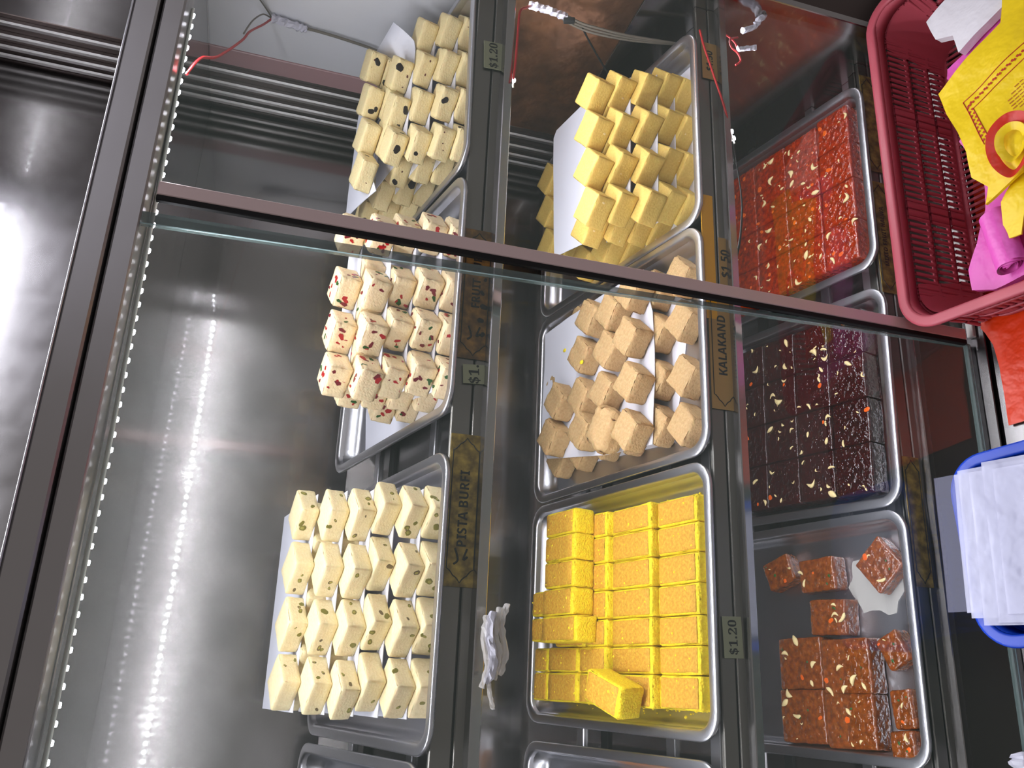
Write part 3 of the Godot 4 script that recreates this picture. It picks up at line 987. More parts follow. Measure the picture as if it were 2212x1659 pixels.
func build_kalakand() -> void:
	rng.seed = 55
	var bm := blocks(0.0405, 0.0030, 0.0016, 0.0040, 500, 6)
	var none := func(_o, _r, _c): return
	# [x, front ridge z, top over the rim, height, row from photo top, column from left]
	for q in [[-0.0652, -0.0831, 0.031, 0.0305, 2, 0], [-0.0741, -0.0011, 0.031, 0.0305, 3, 1], [-0.0996, 0.1026, 0.031, 0.0305, 3, 3], [-0.0150, -0.0652, 0.031, 0.0305, 1, 0], [-0.0248, -0.0040, 0.031, 0.0305, 2, 1], [-0.0321, 0.0501, 0.031, 0.0305, 2, 2], [-0.0357, 0.1085, 0.031, 0.0305, 2, 3], [0.0373, -0.0031, 0.031, 0.0305, 1, 1], [0.0236, 0.0594, 0.031, 0.0305, 1, 2], [0.0278, 0.1060, 0.031, 0.0305, 1, 3], [0.0880, 0.0150, 0.031, 0.0305, 0, 1], [0.0790, 0.0640, 0.031, 0.0305, 0, 2], [0.0900, 0.1100, 0.031, 0.0305, 0, 3], [-0.0909, 0.1215, -0.002, 0.0288, 3, 4], [-0.0296, 0.1216, -0.002, 0.0288, 2, 4], [0.0360, 0.1230, -0.002, 0.0288, 1, 4], [0.0970, 0.1220, -0.002, 0.0288, 0, 4], [-0.1030, 0.1728, -0.002, 0.0288, 3, 5], [-0.0416, 0.1750, -0.002, 0.0288, 2, 5], [0.0330, 0.1740, -0.002, 0.0288, 1, 5], [0.0960, 0.1700, -0.002, 0.0288, 0, 5]]:
		var h: float = q[3]
		var b := Basis(Vector3.UP, PI * 0.25 + rng.randf_range(-0.07, 0.07)) * Basis(Vector3.RIGHT, rng.randf_range(-0.03, 0.04)) * Basis.from_scale(Vector3(1.04, h / 0.025, 1.04))
		solo("kalakand_block", bm[rng.randi() % bm.size()], M.kalakand, "tan fudge block, %s from photo top in %s column from left" % [nth(q[4]), nth(q[5])], "sweet", trays["K"] * Transform3D(b, Vector3(q[0], q[2] - h, q[1] - 0.0298)), "tan fudge blocks in the tray")
	# broken lump standing proud of the rest
	var lump := block(Vector3(0.050, 0.038, 0.056), 0.012, 9, 0.005, 0.006, 555)
	solo("kalakand_lump", lump, M.kalakand, "broken rough tan lump, largest piece in the tan fudge tray", "sweet", trays["K"] * Transform3D(Basis(Vector3.UP, 0.85), Vector3(-0.088, 0.004, 0.029)))
	behind("K", "kalakand_block", bm, M.kalakand, 0.0405, [[-0.09, -0.002, 0.062, 0.0288], [-0.086, -0.002, 0.005, 0.0288], [-0.088, -0.002, -0.052, 0.0288], [-0.088, -0.002, -0.11, 0.0288]], "tan fudge block on the pile's lower side, %s layer up, %s from the rail", "tan fudge blocks on the side of the pile", none)
	behind("K", "kalakand_block", bm, M.kalakand, 0.0405, [[0.10, -0.002, -0.105, 0.0288], [0.03, 0.000, -0.117, 0.0288], [-0.03, -0.002, -0.125, 0.0288], [0.118, -0.002, -0.06, 0.0288]], "tan fudge block peeking out behind the paper, %s layer up, %s from the rail", "tan fudge blocks behind the paper", none)
	behind("K", "kalakand_block", bm, M.kalakand, 0.0405, [[-0.03, -0.002, 0.05, 0.0288], [0.03, -0.002, 0.05, 0.0288], [0.09, -0.002, 0.05, 0.0288], [-0.03, -0.002, -0.02, 0.0288], [0.03, -0.002, -0.02, 0.0288]], "tan fudge block under the white paper, %s layer up, %s from the rail", "tan fudge blocks under the paper", none)
	sheet("K", "white paper lying between two layers of tan fudge blocks", [Vector2(-0.118, 0.093), Vector2(-0.112, 0.0), Vector2(-0.085, -0.155), Vector2(-0.06, -0.175), Vector2(0.122, -0.172), Vector2(0.128, -0.105), Vector2(0.130, 0.08), Vector2(0.06, 0.099), Vector2(-0.04, 0.101)], flat(0.0, 0.0008))
	sheet("K", "white paper lining the floor of the tan fudge tray", [Vector2(-0.112, 0.10), Vector2(-0.10, -0.10), Vector2(0.11, -0.15), Vector2(0.115, 0.15)], flat(-0.0302))
	for q in [[0.075, 0.0012, -0.112, "crumb"], [0.02, 0.0314, -0.02, "crumb"]]:
		solo("yellow_crumb", pebble(3), M.crumb, ["yellow crumb on the white paper in the tan fudge tray", "yellow crumb on top of a tan fudge block"][0 if q[0] > 0.05 else 1], "crumb", trays["K"] * Transform3D(Basis.from_scale(Vector3(0.003, 0.0015, 0.004)), Vector3(q[0], q[1], q[2])))

func build_mysore() -> void:
	rng.seed = 66
	var tr: Transform3D = trays["Y"]
	# [x0, x1, z0, z1, y0, y1, tilt]
	var xs := [0.1135, 0.0815, 0.0480, 0.0140, -0.0205, -0.0530, -0.0840, -0.1205]
	var L := []
	for i in 7: L.append([xs[i + 1], xs[i], 0.101, 0.1735, FLOOR, 0.0])
	for i in 7: L.append([xs[i + 1], xs[i], 0.021, 0.1010, FLOOR, 0.0085])
	for i in 7: L.append([xs[i + 1], xs[i], -0.028 if i < 5 else -0.040, 0.0210, FLOOR, 0.0150])
	for i in 5: L.append([xs[i + 1] + 0.004, xs[i] + 0.004, -0.078 if i < 3 else -0.082, -0.0065 if i < 4 else 0.001, 0.0152, 0.0470])
	for i in [5, 6]: L.append([xs[i + 1], xs[i], -0.112, -0.0400, FLOOR, 0.0165])
	for i in [5, 6]: L.append([xs[i + 1], xs[i], -0.150, -0.1125, FLOOR, 0.0155])
	for i in 5: L.append([xs[i + 1], xs[i], -0.0985, -0.0282, FLOOR, 0.0145])
	for i in [3, 4]: L.append([xs[i + 1] + 0.006, xs[i] + 0.004, -0.122, -0.083, 0.0152, 0.0380])
	var names := []
	for i in 7: names.append("yellow block, %s from photo top in the right-hand row by the rail" % nth(i))
	for i in 7: names.append("yellow block, %s from photo top in the second row from the rail" % nth(i))
	for i in 7: names.append("yellow block, %s from photo top in the third row from the rail" % nth(i))
	for i in 5: names.append("yellow block, %s from photo top in the raised row with dark side" % nth(i))
	for i in 2: names.append("yellow block, %s of the pair beside the raised row, near the loose block" % ["upper", "lower"][i])
	for i in 2: names.append("narrow yellow block, %s of the pair at the tray's back rim" % ["upper", "lower"][i])
	for i in 5: names.append("yellow block under the raised row, %s from photo top" % nth(i))
	for i in 2: names.append("yellow block, %s of two peeking out behind the raised row" % ["upper", "lower"][i])
	for k in L.size():
		var q: Array = L[k]
		var size := Vector3(q[1] - q[0] - 0.0008, q[5] - q[4], q[3] - q[2] - 0.0006)
		var at := Vector3((q[0] + q[1]) * 0.5, q[4], (q[2] + q[3]) * 0.5)
		var b := Basis(Vector3.UP, rng.randf_range(-0.012, 0.012)) * Basis(Vector3.RIGHT, rng.randf_range(-0.015, 0.015))
		var hid: bool = names[k].begins_with("yellow block under the raised row")
		mysore(size, tr * Transform3D(b, at), names[k], "yellow blocks under the raised row" if hid else "yellow crumbly blocks in the tray", k)
	# loose block lying on top of the rest
	var b2 := Basis(Vector3.UP, -0.31) * Basis(Vector3.RIGHT, 0.05) * Basis(Vector3.BACK, 0.04)
	mysore(Vector3(0.036, 0.033, 0.066), tr * Transform3D(b2, Vector3(-0.105, 0.0155, 0.058)), "loose yellow block lying askew on top of the others", "yellow crumbly blocks in the tray", 99)
	# crumbs on the tray floor
	var st := start()
	var one := pebble(3, 6)
	for k in 130:
		var p := Vector3(rng.randf_range(0.112, 0.122), FLOOR + 0.001, rng.randf_range(-0.08, 0.165)) if k < 60 else Vector3(rng.randf_range(-0.128, -0.118), FLOOR, rng.randf_range(-0.12, 0.16))
		if k > 110: p = Vector3(rng.randf_range(-0.11, 0.10), FLOOR + 0.001, rng.randf_range(0.174, 0.178))
		var s := rng.randf_range(0.0008, 0.0022)
		st.append_from(one, 0, Transform3D(Basis.from_scale(Vector3(s, s * 0.8, s * 1.2)), p))
	var cr := solo("yellow_crumbs", st.commit(), M.crumb, "yellow crumbs strewn along the sides of the yellow block tray", "crumbs", tr)
	cr.set_meta("kind", "stuff")

func mysore(size: Vector3, at: Transform3D, label: String, group: String, sd: int) -> void:
	var o := solo("mysore_block", block(size, 0.0026, 6, 0.0010, 0.0022, 600 + sd), M.mysore, label, "sweet", at, group)
	mi("crust", block(Vector3(size.x - 0.0045, 0.0016, size.z - 0.0085), 0.0007, 6, 0.0004, 0.0010, 900 + sd), M.mysore_crust, o, Transform3D(Basis(), Vector3(0, size.y - 0.0008, -0.0012)))
	for k in 3:
		bit(o, ["crumb", M.crumb, 0.0007, 0.0017, 0.0009], Vector3(rng.randf_range(-0.4, 0.4) * size.x, size.y + 0.0009, rng.randf_range(-0.45, 0.45) * size.z), Vector3.UP)

func build_halwa() -> void:
	rng.seed = 77
	var nuts := [crescent(0.0, 1), crescent(0.55, 2), crescent(0.25, 4), crescent(0.8, 6)]
	var put_nuts := func(o: Node3D, size: Vector3, n: int, orange: int) -> void:
		for k in n:
			var p := Vector3(rng.randf_range(-0.46, 0.46) * size.x, size.y - 0.0004, rng.randf_range(-0.46, 0.46) * size.z)
			var L := lerpf(0.0022, 0.0078, rng.randf() ** 1.7)
			var a := rng.randf() * TAU
			mi("nut", nuts[rng.randi() % 4], M.nut, o, Transform3D(Basis(Vector3.UP, a) * Basis.from_scale(Vector3(L, L * 0.75, L * rng.randf_range(0.8, 1.15))), p))
		for k in orange:
			var p := Vector3(rng.randf_range(-0.45, 0.45) * size.x, size.y, rng.randf_range(-0.45, 0.45) * size.z)
			bit(o, ["candied_bit", M.orange_bit, 0.0025, 0.0050, 0.0007], p, Vector3.UP)
	for t in 2:
		var key: String = ["R", "U"][t]
		var tr: Transform3D = trays[key]
		var xs: Array = [[0.1270, 0.065, 0.002, -0.063, -0.1280], [0.1270, 0.063, 0.0, -0.062, -0.1280]][t]
		var zs: Array = [[0.1670, 0.1085, 0.0435, -0.0220, -0.0870], [0.1560, 0.0950, 0.0340, -0.0270, -0.0880]][t]
		for r in 4:
			for c in 4:
				var size := Vector3(xs[c] - xs[c + 1] - 0.0006, 0.0305 + rng.randf_range(-0.0012, 0.0012), zs[r] - zs[r + 1] - 0.0006)
				if t == 0 and r == 1 and c == 0: size.z -= 0.0
				var at := Vector3((xs[c] + xs[c + 1]) * 0.5, FLOOR, (zs[r] + zs[r + 1]) * 0.5)
				if t == 0 and c == 0 and r > 0: at.x -= 0.006
				var lab: String = (["orange-red jelly block, %s from photo top in %s row from the rail", "dark maroon jelly block, %s from photo top in %s row from the rail"][t]) % [nth(c), nth(r)]
				var o := solo("halwa_block", block(size, 0.0028, 8, 0.0014, 0.0004, 700 + t * 40 + r * 4 + c), [M.red_halwa, M.dark_halwa][t], lab, "sweet", tr * Transform3D(Basis(Vector3.UP, rng.randf_range(-0.008, 0.008)), at), ["orange-red jelly blocks in the tray", "dark maroon jelly blocks in the tray"][t])
				var n: int = [2, 6, 5, 2][r] + rng.randi() % 3
				put_nuts.call(o, size, n, 2 if t == 0 else rng.randi() % 2)
	# amber pieces, part of the slab left over
	var tr2: Transform3D = trays["A"]
	var amber := [
		[Vector3(0.066, 0.030, 0.074), Vector3(-0.034, 0, 0.011), 0.03, 5, "amber jelly block at the upper left of the big amber slab"],
		[Vector3(0.066, 0.030, 0.075), Vector3(-0.100, 0, 0.010), 0.03, 6, "amber jelly block at the lower left of the big amber slab"],
		[Vector3(0.067, 0.030, 0.075), Vector3(-0.037, 0, 0.086), 0.03, 6, "amber jelly block at the upper right of the big amber slab"],
		[Vector3(0.065, 0.030, 0.075), Vector3(-0.102, 0, 0.086), 0.03, 6, "amber jelly block at the lower right of the big amber slab"],
		[Vector3(0.046, 0.027, 0.060), Vector3(0.024, 0, 0.060), -0.02, 4, "amber jelly block jutting out above the big amber slab"],
		[Vector3(0.044, 0.026, 0.060), Vector3(0.080, 0, 0.046), 0.05, 2, "square amber jelly piece lying flat between two others"],
		[Vector3(0.040, 0.026, 0.046), Vector3(0.088, 0, -0.025), 0.35, 2, "rounded amber jelly piece leaning towards the middle shelf rail"],
		[Vector3(0.052, 0.022, 0.052), Vector3(0.085, 0, 0.142), 0.72, 2, "amber jelly piece lying cornerwise beside the label strip"],
		[Vector3(0.040, 0.026, 0.034), Vector3(-0.018, 0, 0.154), 0.5, 1, "small amber jelly piece at the front rim beside the slab"],
		[Vector3(0.044, 0.024, 0.030), Vector3(-0.085, 0, 0.158), 0.1, 1, "low amber jelly strip between slab and front rim"],
		[Vector3(0.030, 0.029, 0.034), Vector3(-0.124, 0, 0.158), 0.08, 1, "amber jelly piece in the front corner nearest the photo's bottom edge"],
	]
	for k in amber.size():
		var q: Array = amber[k]
		var o := solo("halwa_block", block(q[0], 0.0034, 8, 0.0016, 0.0006, 800 + k), M.amber_halwa, q[4], "sweet", tr2 * Transform3D(Basis(Vector3.UP, q[2]) * Basis(Vector3.RIGHT, 0.10 if k == 6 else 0.0), Vector3(q[1].x, FLOOR, q[1].z)), "amber jelly pieces in the tray")
		put_nuts.call(o, q[0], q[3], 1)
		for j in 2:
			bit(o, ["seed", M.leaf_bit, 0.0012, 0.0024, 0.0005], Vector3(rng.randf_range(-0.4, 0.4) * q[0].x, q[0].y + 0.0008, rng.randf_range(-0.4, 0.4) * q[0].z), Vector3.UP)
	# sugary film dried on the bare tray floor
	var poly := []
	for k in 22:
		var a := TAU * k / 22
		poly.append(Vector2(0.068 + cos(a) * 0.042 * (1.0 + 0.16 * sin(a * 5.0 + 1.0)), 0.122 + sin(a) * 0.042 * (1.0 + 0.12 * cos(a * 7.0))))
	solo("sugar_residue", cloth(poly, flat(FLOOR + 0.0004), 0.008, 0.0006), M.residue, "whitish dried sugar film on the bare floor of the amber tray", "residue", tr2)

func build_next_trays() -> void:
	rng.seed = 88
	sheet("T1", "white paper in the tray below the pistachio tray at the photo's bottom edge", [Vector2(0.11, 0.15), Vector2(0.11, -0.14), Vector2(-0.11, -0.14), Vector2(-0.11, 0.15)], func(x: float, z: float) -> float: return -0.030 + 0.012 * clampf((x - 0.04) / 0.07, 0.0, 1.0) ** 2)
	sheet("T2", "white paper in the tray below the yellow blocks at the photo's bottom edge", [Vector2(0.10, 0.14), Vector2(0.10, -0.10), Vector2(-0.11, -0.14), Vector2(-0.11, 0.15)], flat(-0.0302))
	for k in 3:
		solo("orange_lump", block(Vector3(0.040, 0.034, 0.040), 0.012, 8, 0.004, 0.004, 950 + k), M.ladoo, ["rough orange-yellow lump nearest the back, at the photo's bottom edge", "rough orange-yellow lump in the middle, at the photo's bottom edge", "rough orange-yellow lump nearest the rail, at the photo's bottom edge"][k], "sweet", trays["T2"] * Transform3D(Basis(Vector3.UP, 0.4 * k), Vector3([0.088, 0.086, 0.083][k], FLOOR + 0.0015, [-0.02, 0.026, 0.074][k])), "orange-yellow lumps at the photo's bottom edge")

# ------------------------------------------------------------------ labels and price stickers on the rails
func text(o: Node3D, n: String, words: String, height: float, at: Vector3, m: Material, turn := 0.0, family := "Droid Sans") -> void:
	var t := TextMesh.new()
	var f := SystemFont.new()
	f.font_names = PackedStringArray([family])
	f.font_weight = 700
	t.font = f
	t.text = words
	t.font_size = 48
	t.pixel_size = height / 35.0
	t.depth = 0.0003
	t.curve_step = 2.0
	mi(n, t, m, o, Transform3D(Basis(Vector3.BACK, turn), at))

# plate with an ornate outline: wavy ends meeting in points
func plate(label: String, X0: float, X1: float, s0: float, s1: float, m: Material, words: String, tall: float, sprig: bool) -> Node3D:
	var d: float = RAIL[0 if s0 < 0.3 else (1 if s0 < 0.6 else 2)] + 0.0012
	var g := d / -0.833
	X0 *= g; X1 *= g; s0 *= g; s1 *= g
	var t := thing("rail_label", label, "label", cabframe((X0 + X1) * 0.5, (s0 + s1) * 0.5, d))
	var w := (X1 - X0) * 0.5
	var h := (s1 - s0) * 0.5
	mi("card", box(Vector3(-w, -h, 0), Vector3(w, h, 0.001), 0.0003), m, t)
	var pts := []
	var iw := w * 0.95
	var ih := h * 0.80
	for sx in [1.0, -1.0]:
		for k in 13:
			var u := 1.0 - k / 6.0
			var x := iw - absf(u) * 0.014 - 0.0012 * absf(sin(u * PI * 4.0))
			pts.append(Vector3(sx * x, ih * u * sx, 0.0012))
	pts.append(pts[0])
	mi("outline", tube(pts, 0.0006, 5), M.ink, t)
	if words != "":
		text(t, "lettering", words, tall, Vector3(0, 0.0, 0.0012), M.ink)
	if sprig:
		for k in 2:
			var lf := tube(curve([Vector3(-w * 0.72 + 0.1 * w * k, ih * (0.5 - k), 0.0012), Vector3(-w * 0.66, ih * 0.2 * (1 - 2 * k), 0.0012), Vector3(-w * 0.52, ih * (0.45 - 0.9 * k), 0.0012)], 4), 0.0011, 5)
			mi("sprig", lf, M.ink, t)
	return t

func build_labels() -> void:
	rng.seed = 99
	plate("dull gold label strip with smudged black lettering below the pistachio blocks", 0.0914, 0.2457, 0.1782, 0.2125, M.gold, "PISTA BURFI", 0.010, true)
	var l := plate("bronze label strip reading FRUIT BURFI below the fruit blocks", 0.3295, 0.4850, 0.1778, 0.2128, M.bronze, "", 0.0, true)
	text(l, "lettering", "FRUIT BURFI", 0.0095, Vector3(0.020, 0.0, 0.0012), M.ink)
	for k in 5:
		bit(l, ["wear_mark", M.ink, 0.002, 0.0055, 0.0003], Vector3(-0.05 + 0.017 * k, -0.010 + 0.003 * (k % 2), 0.001), Vector3(0, 0, 1))
	plate("tan label strip reading KALAKAND on the middle shelf rail", 0.3125, 0.4730, 0.4805, 0.5135, M.tan_card, "KALAKAND", 0.011, false)
	plate("worn gold label strip without clear lettering in front of the amber jelly tray", 0.1300, 0.2855, 0.7365, 0.7605, M.gold, "", 0.0, false)
	var w := plate("gold label strip reading MIXED FRUIT HALWA in front of the orange-red jelly tray", 0.5055, 0.6735, 0.7365, 0.7615, M.gold, "MIXED FRUIT HALWA", 0.0068, false)
	plate("gold label strip partly hidden by the red basket, nearest the photo's top edge", 0.69, 0.85, 0.7385, 0.7625, M.gold, "", 0.0, false)
	var y := thing("rail_card", "plain bright yellow card strip on the upper edge of the middle rail", "card", cabframe(0.5165, 0.4905, RAIL[1] + 0.0012))
	mi("card", box(Vector3(-0.086, -0.0085, 0), Vector3(0.086, 0.0085, 0.001), 0.0003), M.yellow_card, y)
	for q in [
		[0.3125, 0.198, 0.011, 0.0125, "$1.", "pale handwritten price sticker beside the FRUIT BURFI label", 0.012, M.sticker, 0.0024, 0.08],
		[0.7275, 0.199, 0.0205, 0.0125, "$1.20", "pale scribbled price sticker on the rail below the raisin blocks", 0.011, M.sticker, 0.0024, 0.05],
		[0.5020, 0.5065, 0.036, 0.0085, "$1.50", "tan printed price tag reading $1.50 on the middle rail", 0.0115, M.tan_card, 0.0013, 0.0],
		[0.0605, 0.4935, 0.0215, 0.0115, "$1.20", "faded see-through price sticker reading $1.20 in front of the yellow blocks", 0.0105, M.sticker, 0.0024, 0.03],
		[0.805, 0.4975, 0.030, 0.0115, "$1.50", "dim price tag at the far right end of the middle rail", 0.010, M.tan_card, 0.0013, 0.0],
	]:
		var on: float = RAIL[0 if q[1] < 0.3 else 1]
		var t := thing("price_sticker", q[5], "price tag", cabframe(q[0] * (on + 0.0012) / -0.833, q[1] * (on + 0.0012) / -0.833, on + q[8]) * Transform3D(Basis(Vector3.BACK, q[9]), Vector3()))
		mi("card", box(Vector3(-q[2], -q[3], 0), Vector3(q[2], q[3], 0.0008), 0.0003), q[7], t)
		text(t, "figures", q[4], q[6], Vector3(0, 0, 0.0009), M.ink, 0.0, "Droid Sans" if q[7] == M.tan_card else "Droid Serif")

# ------------------------------------------------------------------ wires, tape, connectors
func crumple(pts: Array, rad: float, sd: int) -> ArrayMesh:
	# crumpled wrapping of tape round a core
	var r := RandomNumberGenerator.new()
	r.seed = sd
	var cv := curve(pts, 5)
	var rows := []
	for i in cv.size():
		var t: Vector3 = (cv[min(i + 1, cv.size() - 1)] - cv[max(i - 1, 0)]).normalized()
		var x := t.cross(Vector3(0.3, 1, 0.2)).normalized()
		var y := x.cross(t)
		var ring := []
		for k in 7:
			var a := TAU * k / 7
			ring.append(cv[i] + (x * cos(a) + y * sin(a) * 0.7) * rad * r.randf_range(0.65, 1.3))
		rows.append(ring)
	var st := start()
	st.set_smooth_group(-1)
	for i in rows.size() - 1:
		for k in 7:
			quad(st, rows[i][k], rows[i + 1][k], rows[i + 1][(k + 1) % 7], rows[i][(k + 1) % 7], (rows[i][k] + rows[i][(k + 1) % 7]) * 0.5 - (cv[i] as Vector3))
	for e in [0, rows.size() - 1]:
		for k in 7:
			tri3(st, cv[e], rows[e][k], rows[e][(k + 1) % 7], cv[e] - cv[1 if e == 0 else e - 1])
	return done(st)

func local(pts: Array) -> Array:
	var out := []
	for p in pts: out.append(p - pts[0])
	return out

func wire(label: String, pts: Array, rad: float, m: Material, cat := "wire") -> MeshInstance3D:
	return solo("wire", tube(curve(local(pts), 7), rad, 8), m, label, cat, Transform3D(Basis(), pts[0]))

func build_wires() -> void:
	wire("red wire rising from the beam LEDs to the taped joint on the white panel", [cw(0.6165, -0.1394, -0.845), cw(0.66, -0.132, -0.87), cw(0.7055, -0.1216, -0.92), cw(0.78, -0.104, -0.975), cw(0.818, -0.0981, -1.0), cw(0.868, -0.086, -1.04), cw(0.897, -0.0763, -1.057)], 0.0016, M.red_wire)
	wire("short dark wire looping back beside the taped joint on the white panel", [cw(0.8, -0.104, -0.985), cw(0.845, -0.098, -1.01), cw(0.885, -0.089, -1.04), cw(0.897, -0.079, -1.055), cw(0.898, -0.10, -1.02)], 0.0011, M.grey_wire)
	var tp := [cw(0.896, -0.078, -1.057), cw(0.896, -0.060, -1.058), cw(0.896, -0.040, -1.062), cw(0.896, -0.028, -1.064)]
	solo("tape_joint", crumple(local(tp), 0.0085, 3), M.white_tape, "white taped wire joint on the white end panel", "tape", Transform3D(Basis(), tp[0]))
	wire("grey twin cable running from the taped joint down behind the raisin blocks", [cw(0.897, -0.038, -1.062), cw(0.897, -0.01, -1.0626), cw(0.896, 0.0308, -1.0653), cw(0.895, 0.0766, -1.0718), cw(0.892, 0.12, -1.085)], 0.0022, M.grey_wire)
	# behind the middle shelf
	var t2 := [cw(0.885, 0.262, -0.898), cw(0.885, 0.280, -0.898), cw(0.885, 0.300, -0.900), cw(0.885, 0.316, -0.903)]
	solo("tape_joint", crumple(local(t2), 0.0075, 5), M.white_tape, "white taped wire joint above the golden blocks beside the rail", "tape", Transform3D(Basis(), t2[0]))
	wire("red wire dropping from the tape joint along the upper rail", [cw(0.878, 0.262, -0.893), cw(0.852, 0.250, -0.87), cw(0.825, 0.236, -0.852), cw(0.788, 0.2335, -0.849), cw(0.74, 0.232, -0.848), cw(0.714, 0.2300, -0.847)], 0.0016, M.red_wire)
	for k in 3:
		var o := 0.004 * (k - 1)
		wire(["upper grey cable of three running along the end panel to the tray corner", "middle grey cable of three running along the end panel to the tray corner", "lower grey cable of three running along the end panel to the tray corner"][k], [cw(0.884, 0.312, -0.902 + o), cw(0.884, 0.337 + o, -0.9094 + o), cw(0.883, 0.365, -0.911 + o * 1.4), cw(0.882, 0.41 - o, -0.908 + o), cw(0.880, 0.455, -0.899 + o * 0.6), cw(0.878, 0.497, -0.889), cw(0.875, 0.53, -0.882)], 0.0019, M.grey_wire)
	solo("connector", block(Vector3(0.008, 0.006, 0.016), 0.0015, 2, 0.0, 0.0, 4), M.black, "small black connector with red lead next to the white tape joint", "connector", Transform3D(Basis(Vector3.RIGHT, 1.0), cw(0.868, 0.318, -0.893)))
	wire("dark lead curving from the cables down to a blue clip behind the golden tray", [cw(0.884, 0.345, -0.913), cw(0.882, 0.37, -0.94), cw(0.872, 0.405, -0.97), cw(0.855, 0.43, -0.985)], 0.0014, M.black)
	wire("short blue wire end behind the corner of the golden block tray", [cw(0.855, 0.425, -0.985), cw(0.845, 0.440, -0.985), cw(0.832, 0.452, -0.982)], 0.0032, M.blue_wire)
	# low right corner
	var t3 := [cw(0.866, 0.572, -0.845), cw(0.869, 0.585, -0.842), cw(0.886, 0.596, -0.840), cw(0.908, 0.600, -0.840), cw(0.915, 0.598, -0.840)]
	solo("tape_joint", crumple(local([cw(0.862, 0.560, -0.848), cw(0.872, 0.577, -0.845), cw(0.884, 0.583, -0.843), cw(0.892, 0.592, -0.843)]), 0.006, 7), M.white_tape, "crumpled white tape flag at the corner post, above the orange-red jelly", "tape", Transform3D(Basis(), cw(0.876, 0.5545, -0.836)))
	var t4 := [cw(0.846, 0.547, -0.840), cw(0.849, 0.560, -0.838), cw(0.854, 0.573, -0.838)]
	solo("tape_joint", crumple(local(t4), 0.0052, 9), M.white_tape, "small white taped wire end below the crumpled tape flag", "tape", Transform3D(Basis(), t4[0]))
	wire("red wire looping at the corner post above the tape flag", [cw(0.875, 0.509, -0.847), cw(0.873, 0.524, -0.846), cw(0.869, 0.538, -0.846), cw(0.862, 0.548, -0.847), cw(0.856, 0.551, -0.848)], 0.0014, M.red_wire)
	wire("tangled red lead between the tape ends at the corner post", [cw(0.872, 0.552, -0.846), cw(0.862, 0.538, -0.843), cw(0.850, 0.540, -0.844), cw(0.845, 0.550, -0.846), cw(0.835, 0.556, -0.848), cw(0.826, 0.548, -0.849)], 0.0014, M.red_wire)
	wire("red wire crossing the middle rail down to the sagging LED tape", [cw(0.852, 0.484, -0.831), cw(0.826, 0.4894, -0.831), cw(0.80, 0.497, -0.831), cw(0.7729, 0.5048, -0.831), cw(0.748, 0.513, -0.832), cw(0.7265, 0.5215, -0.836), cw(0.715, 0.526, -0.842)], 0.0016, M.red_wire)
	# clear tape bundle stuck to the upper rail
	var t := thing("tape_bundle", "crumpled clear packing tape hanging from the upper rail beside the pistachio label", "tape", cabframe(0.034, 0.232, -0.828))
	for k in 4:
		var x := -0.034 + 0.004 * k
		var yy: float = [0.008, 0.003, -0.003, -0.009][k]
		mi("fold", crumple([Vector3(x, yy + 0.002, 0.0), Vector3(x + 0.02, yy - 0.002, 0.003), Vector3(x + 0.045, yy + 0.002, 0.001), Vector3(x + 0.066, yy - 0.001 * k, 0.0)], 0.0042 if k != 1 else 0.0055, 30 + k), M.clear_tape if k != 1 else M.white_tape, t)
	mi("fold", crumple([Vector3(-0.028, 0.004, 0.002), Vector3(-0.044, 0.001, 0.002), Vector3(-0.052, -0.002, 0.0)], 0.003, 41), M.clear_tape, t)

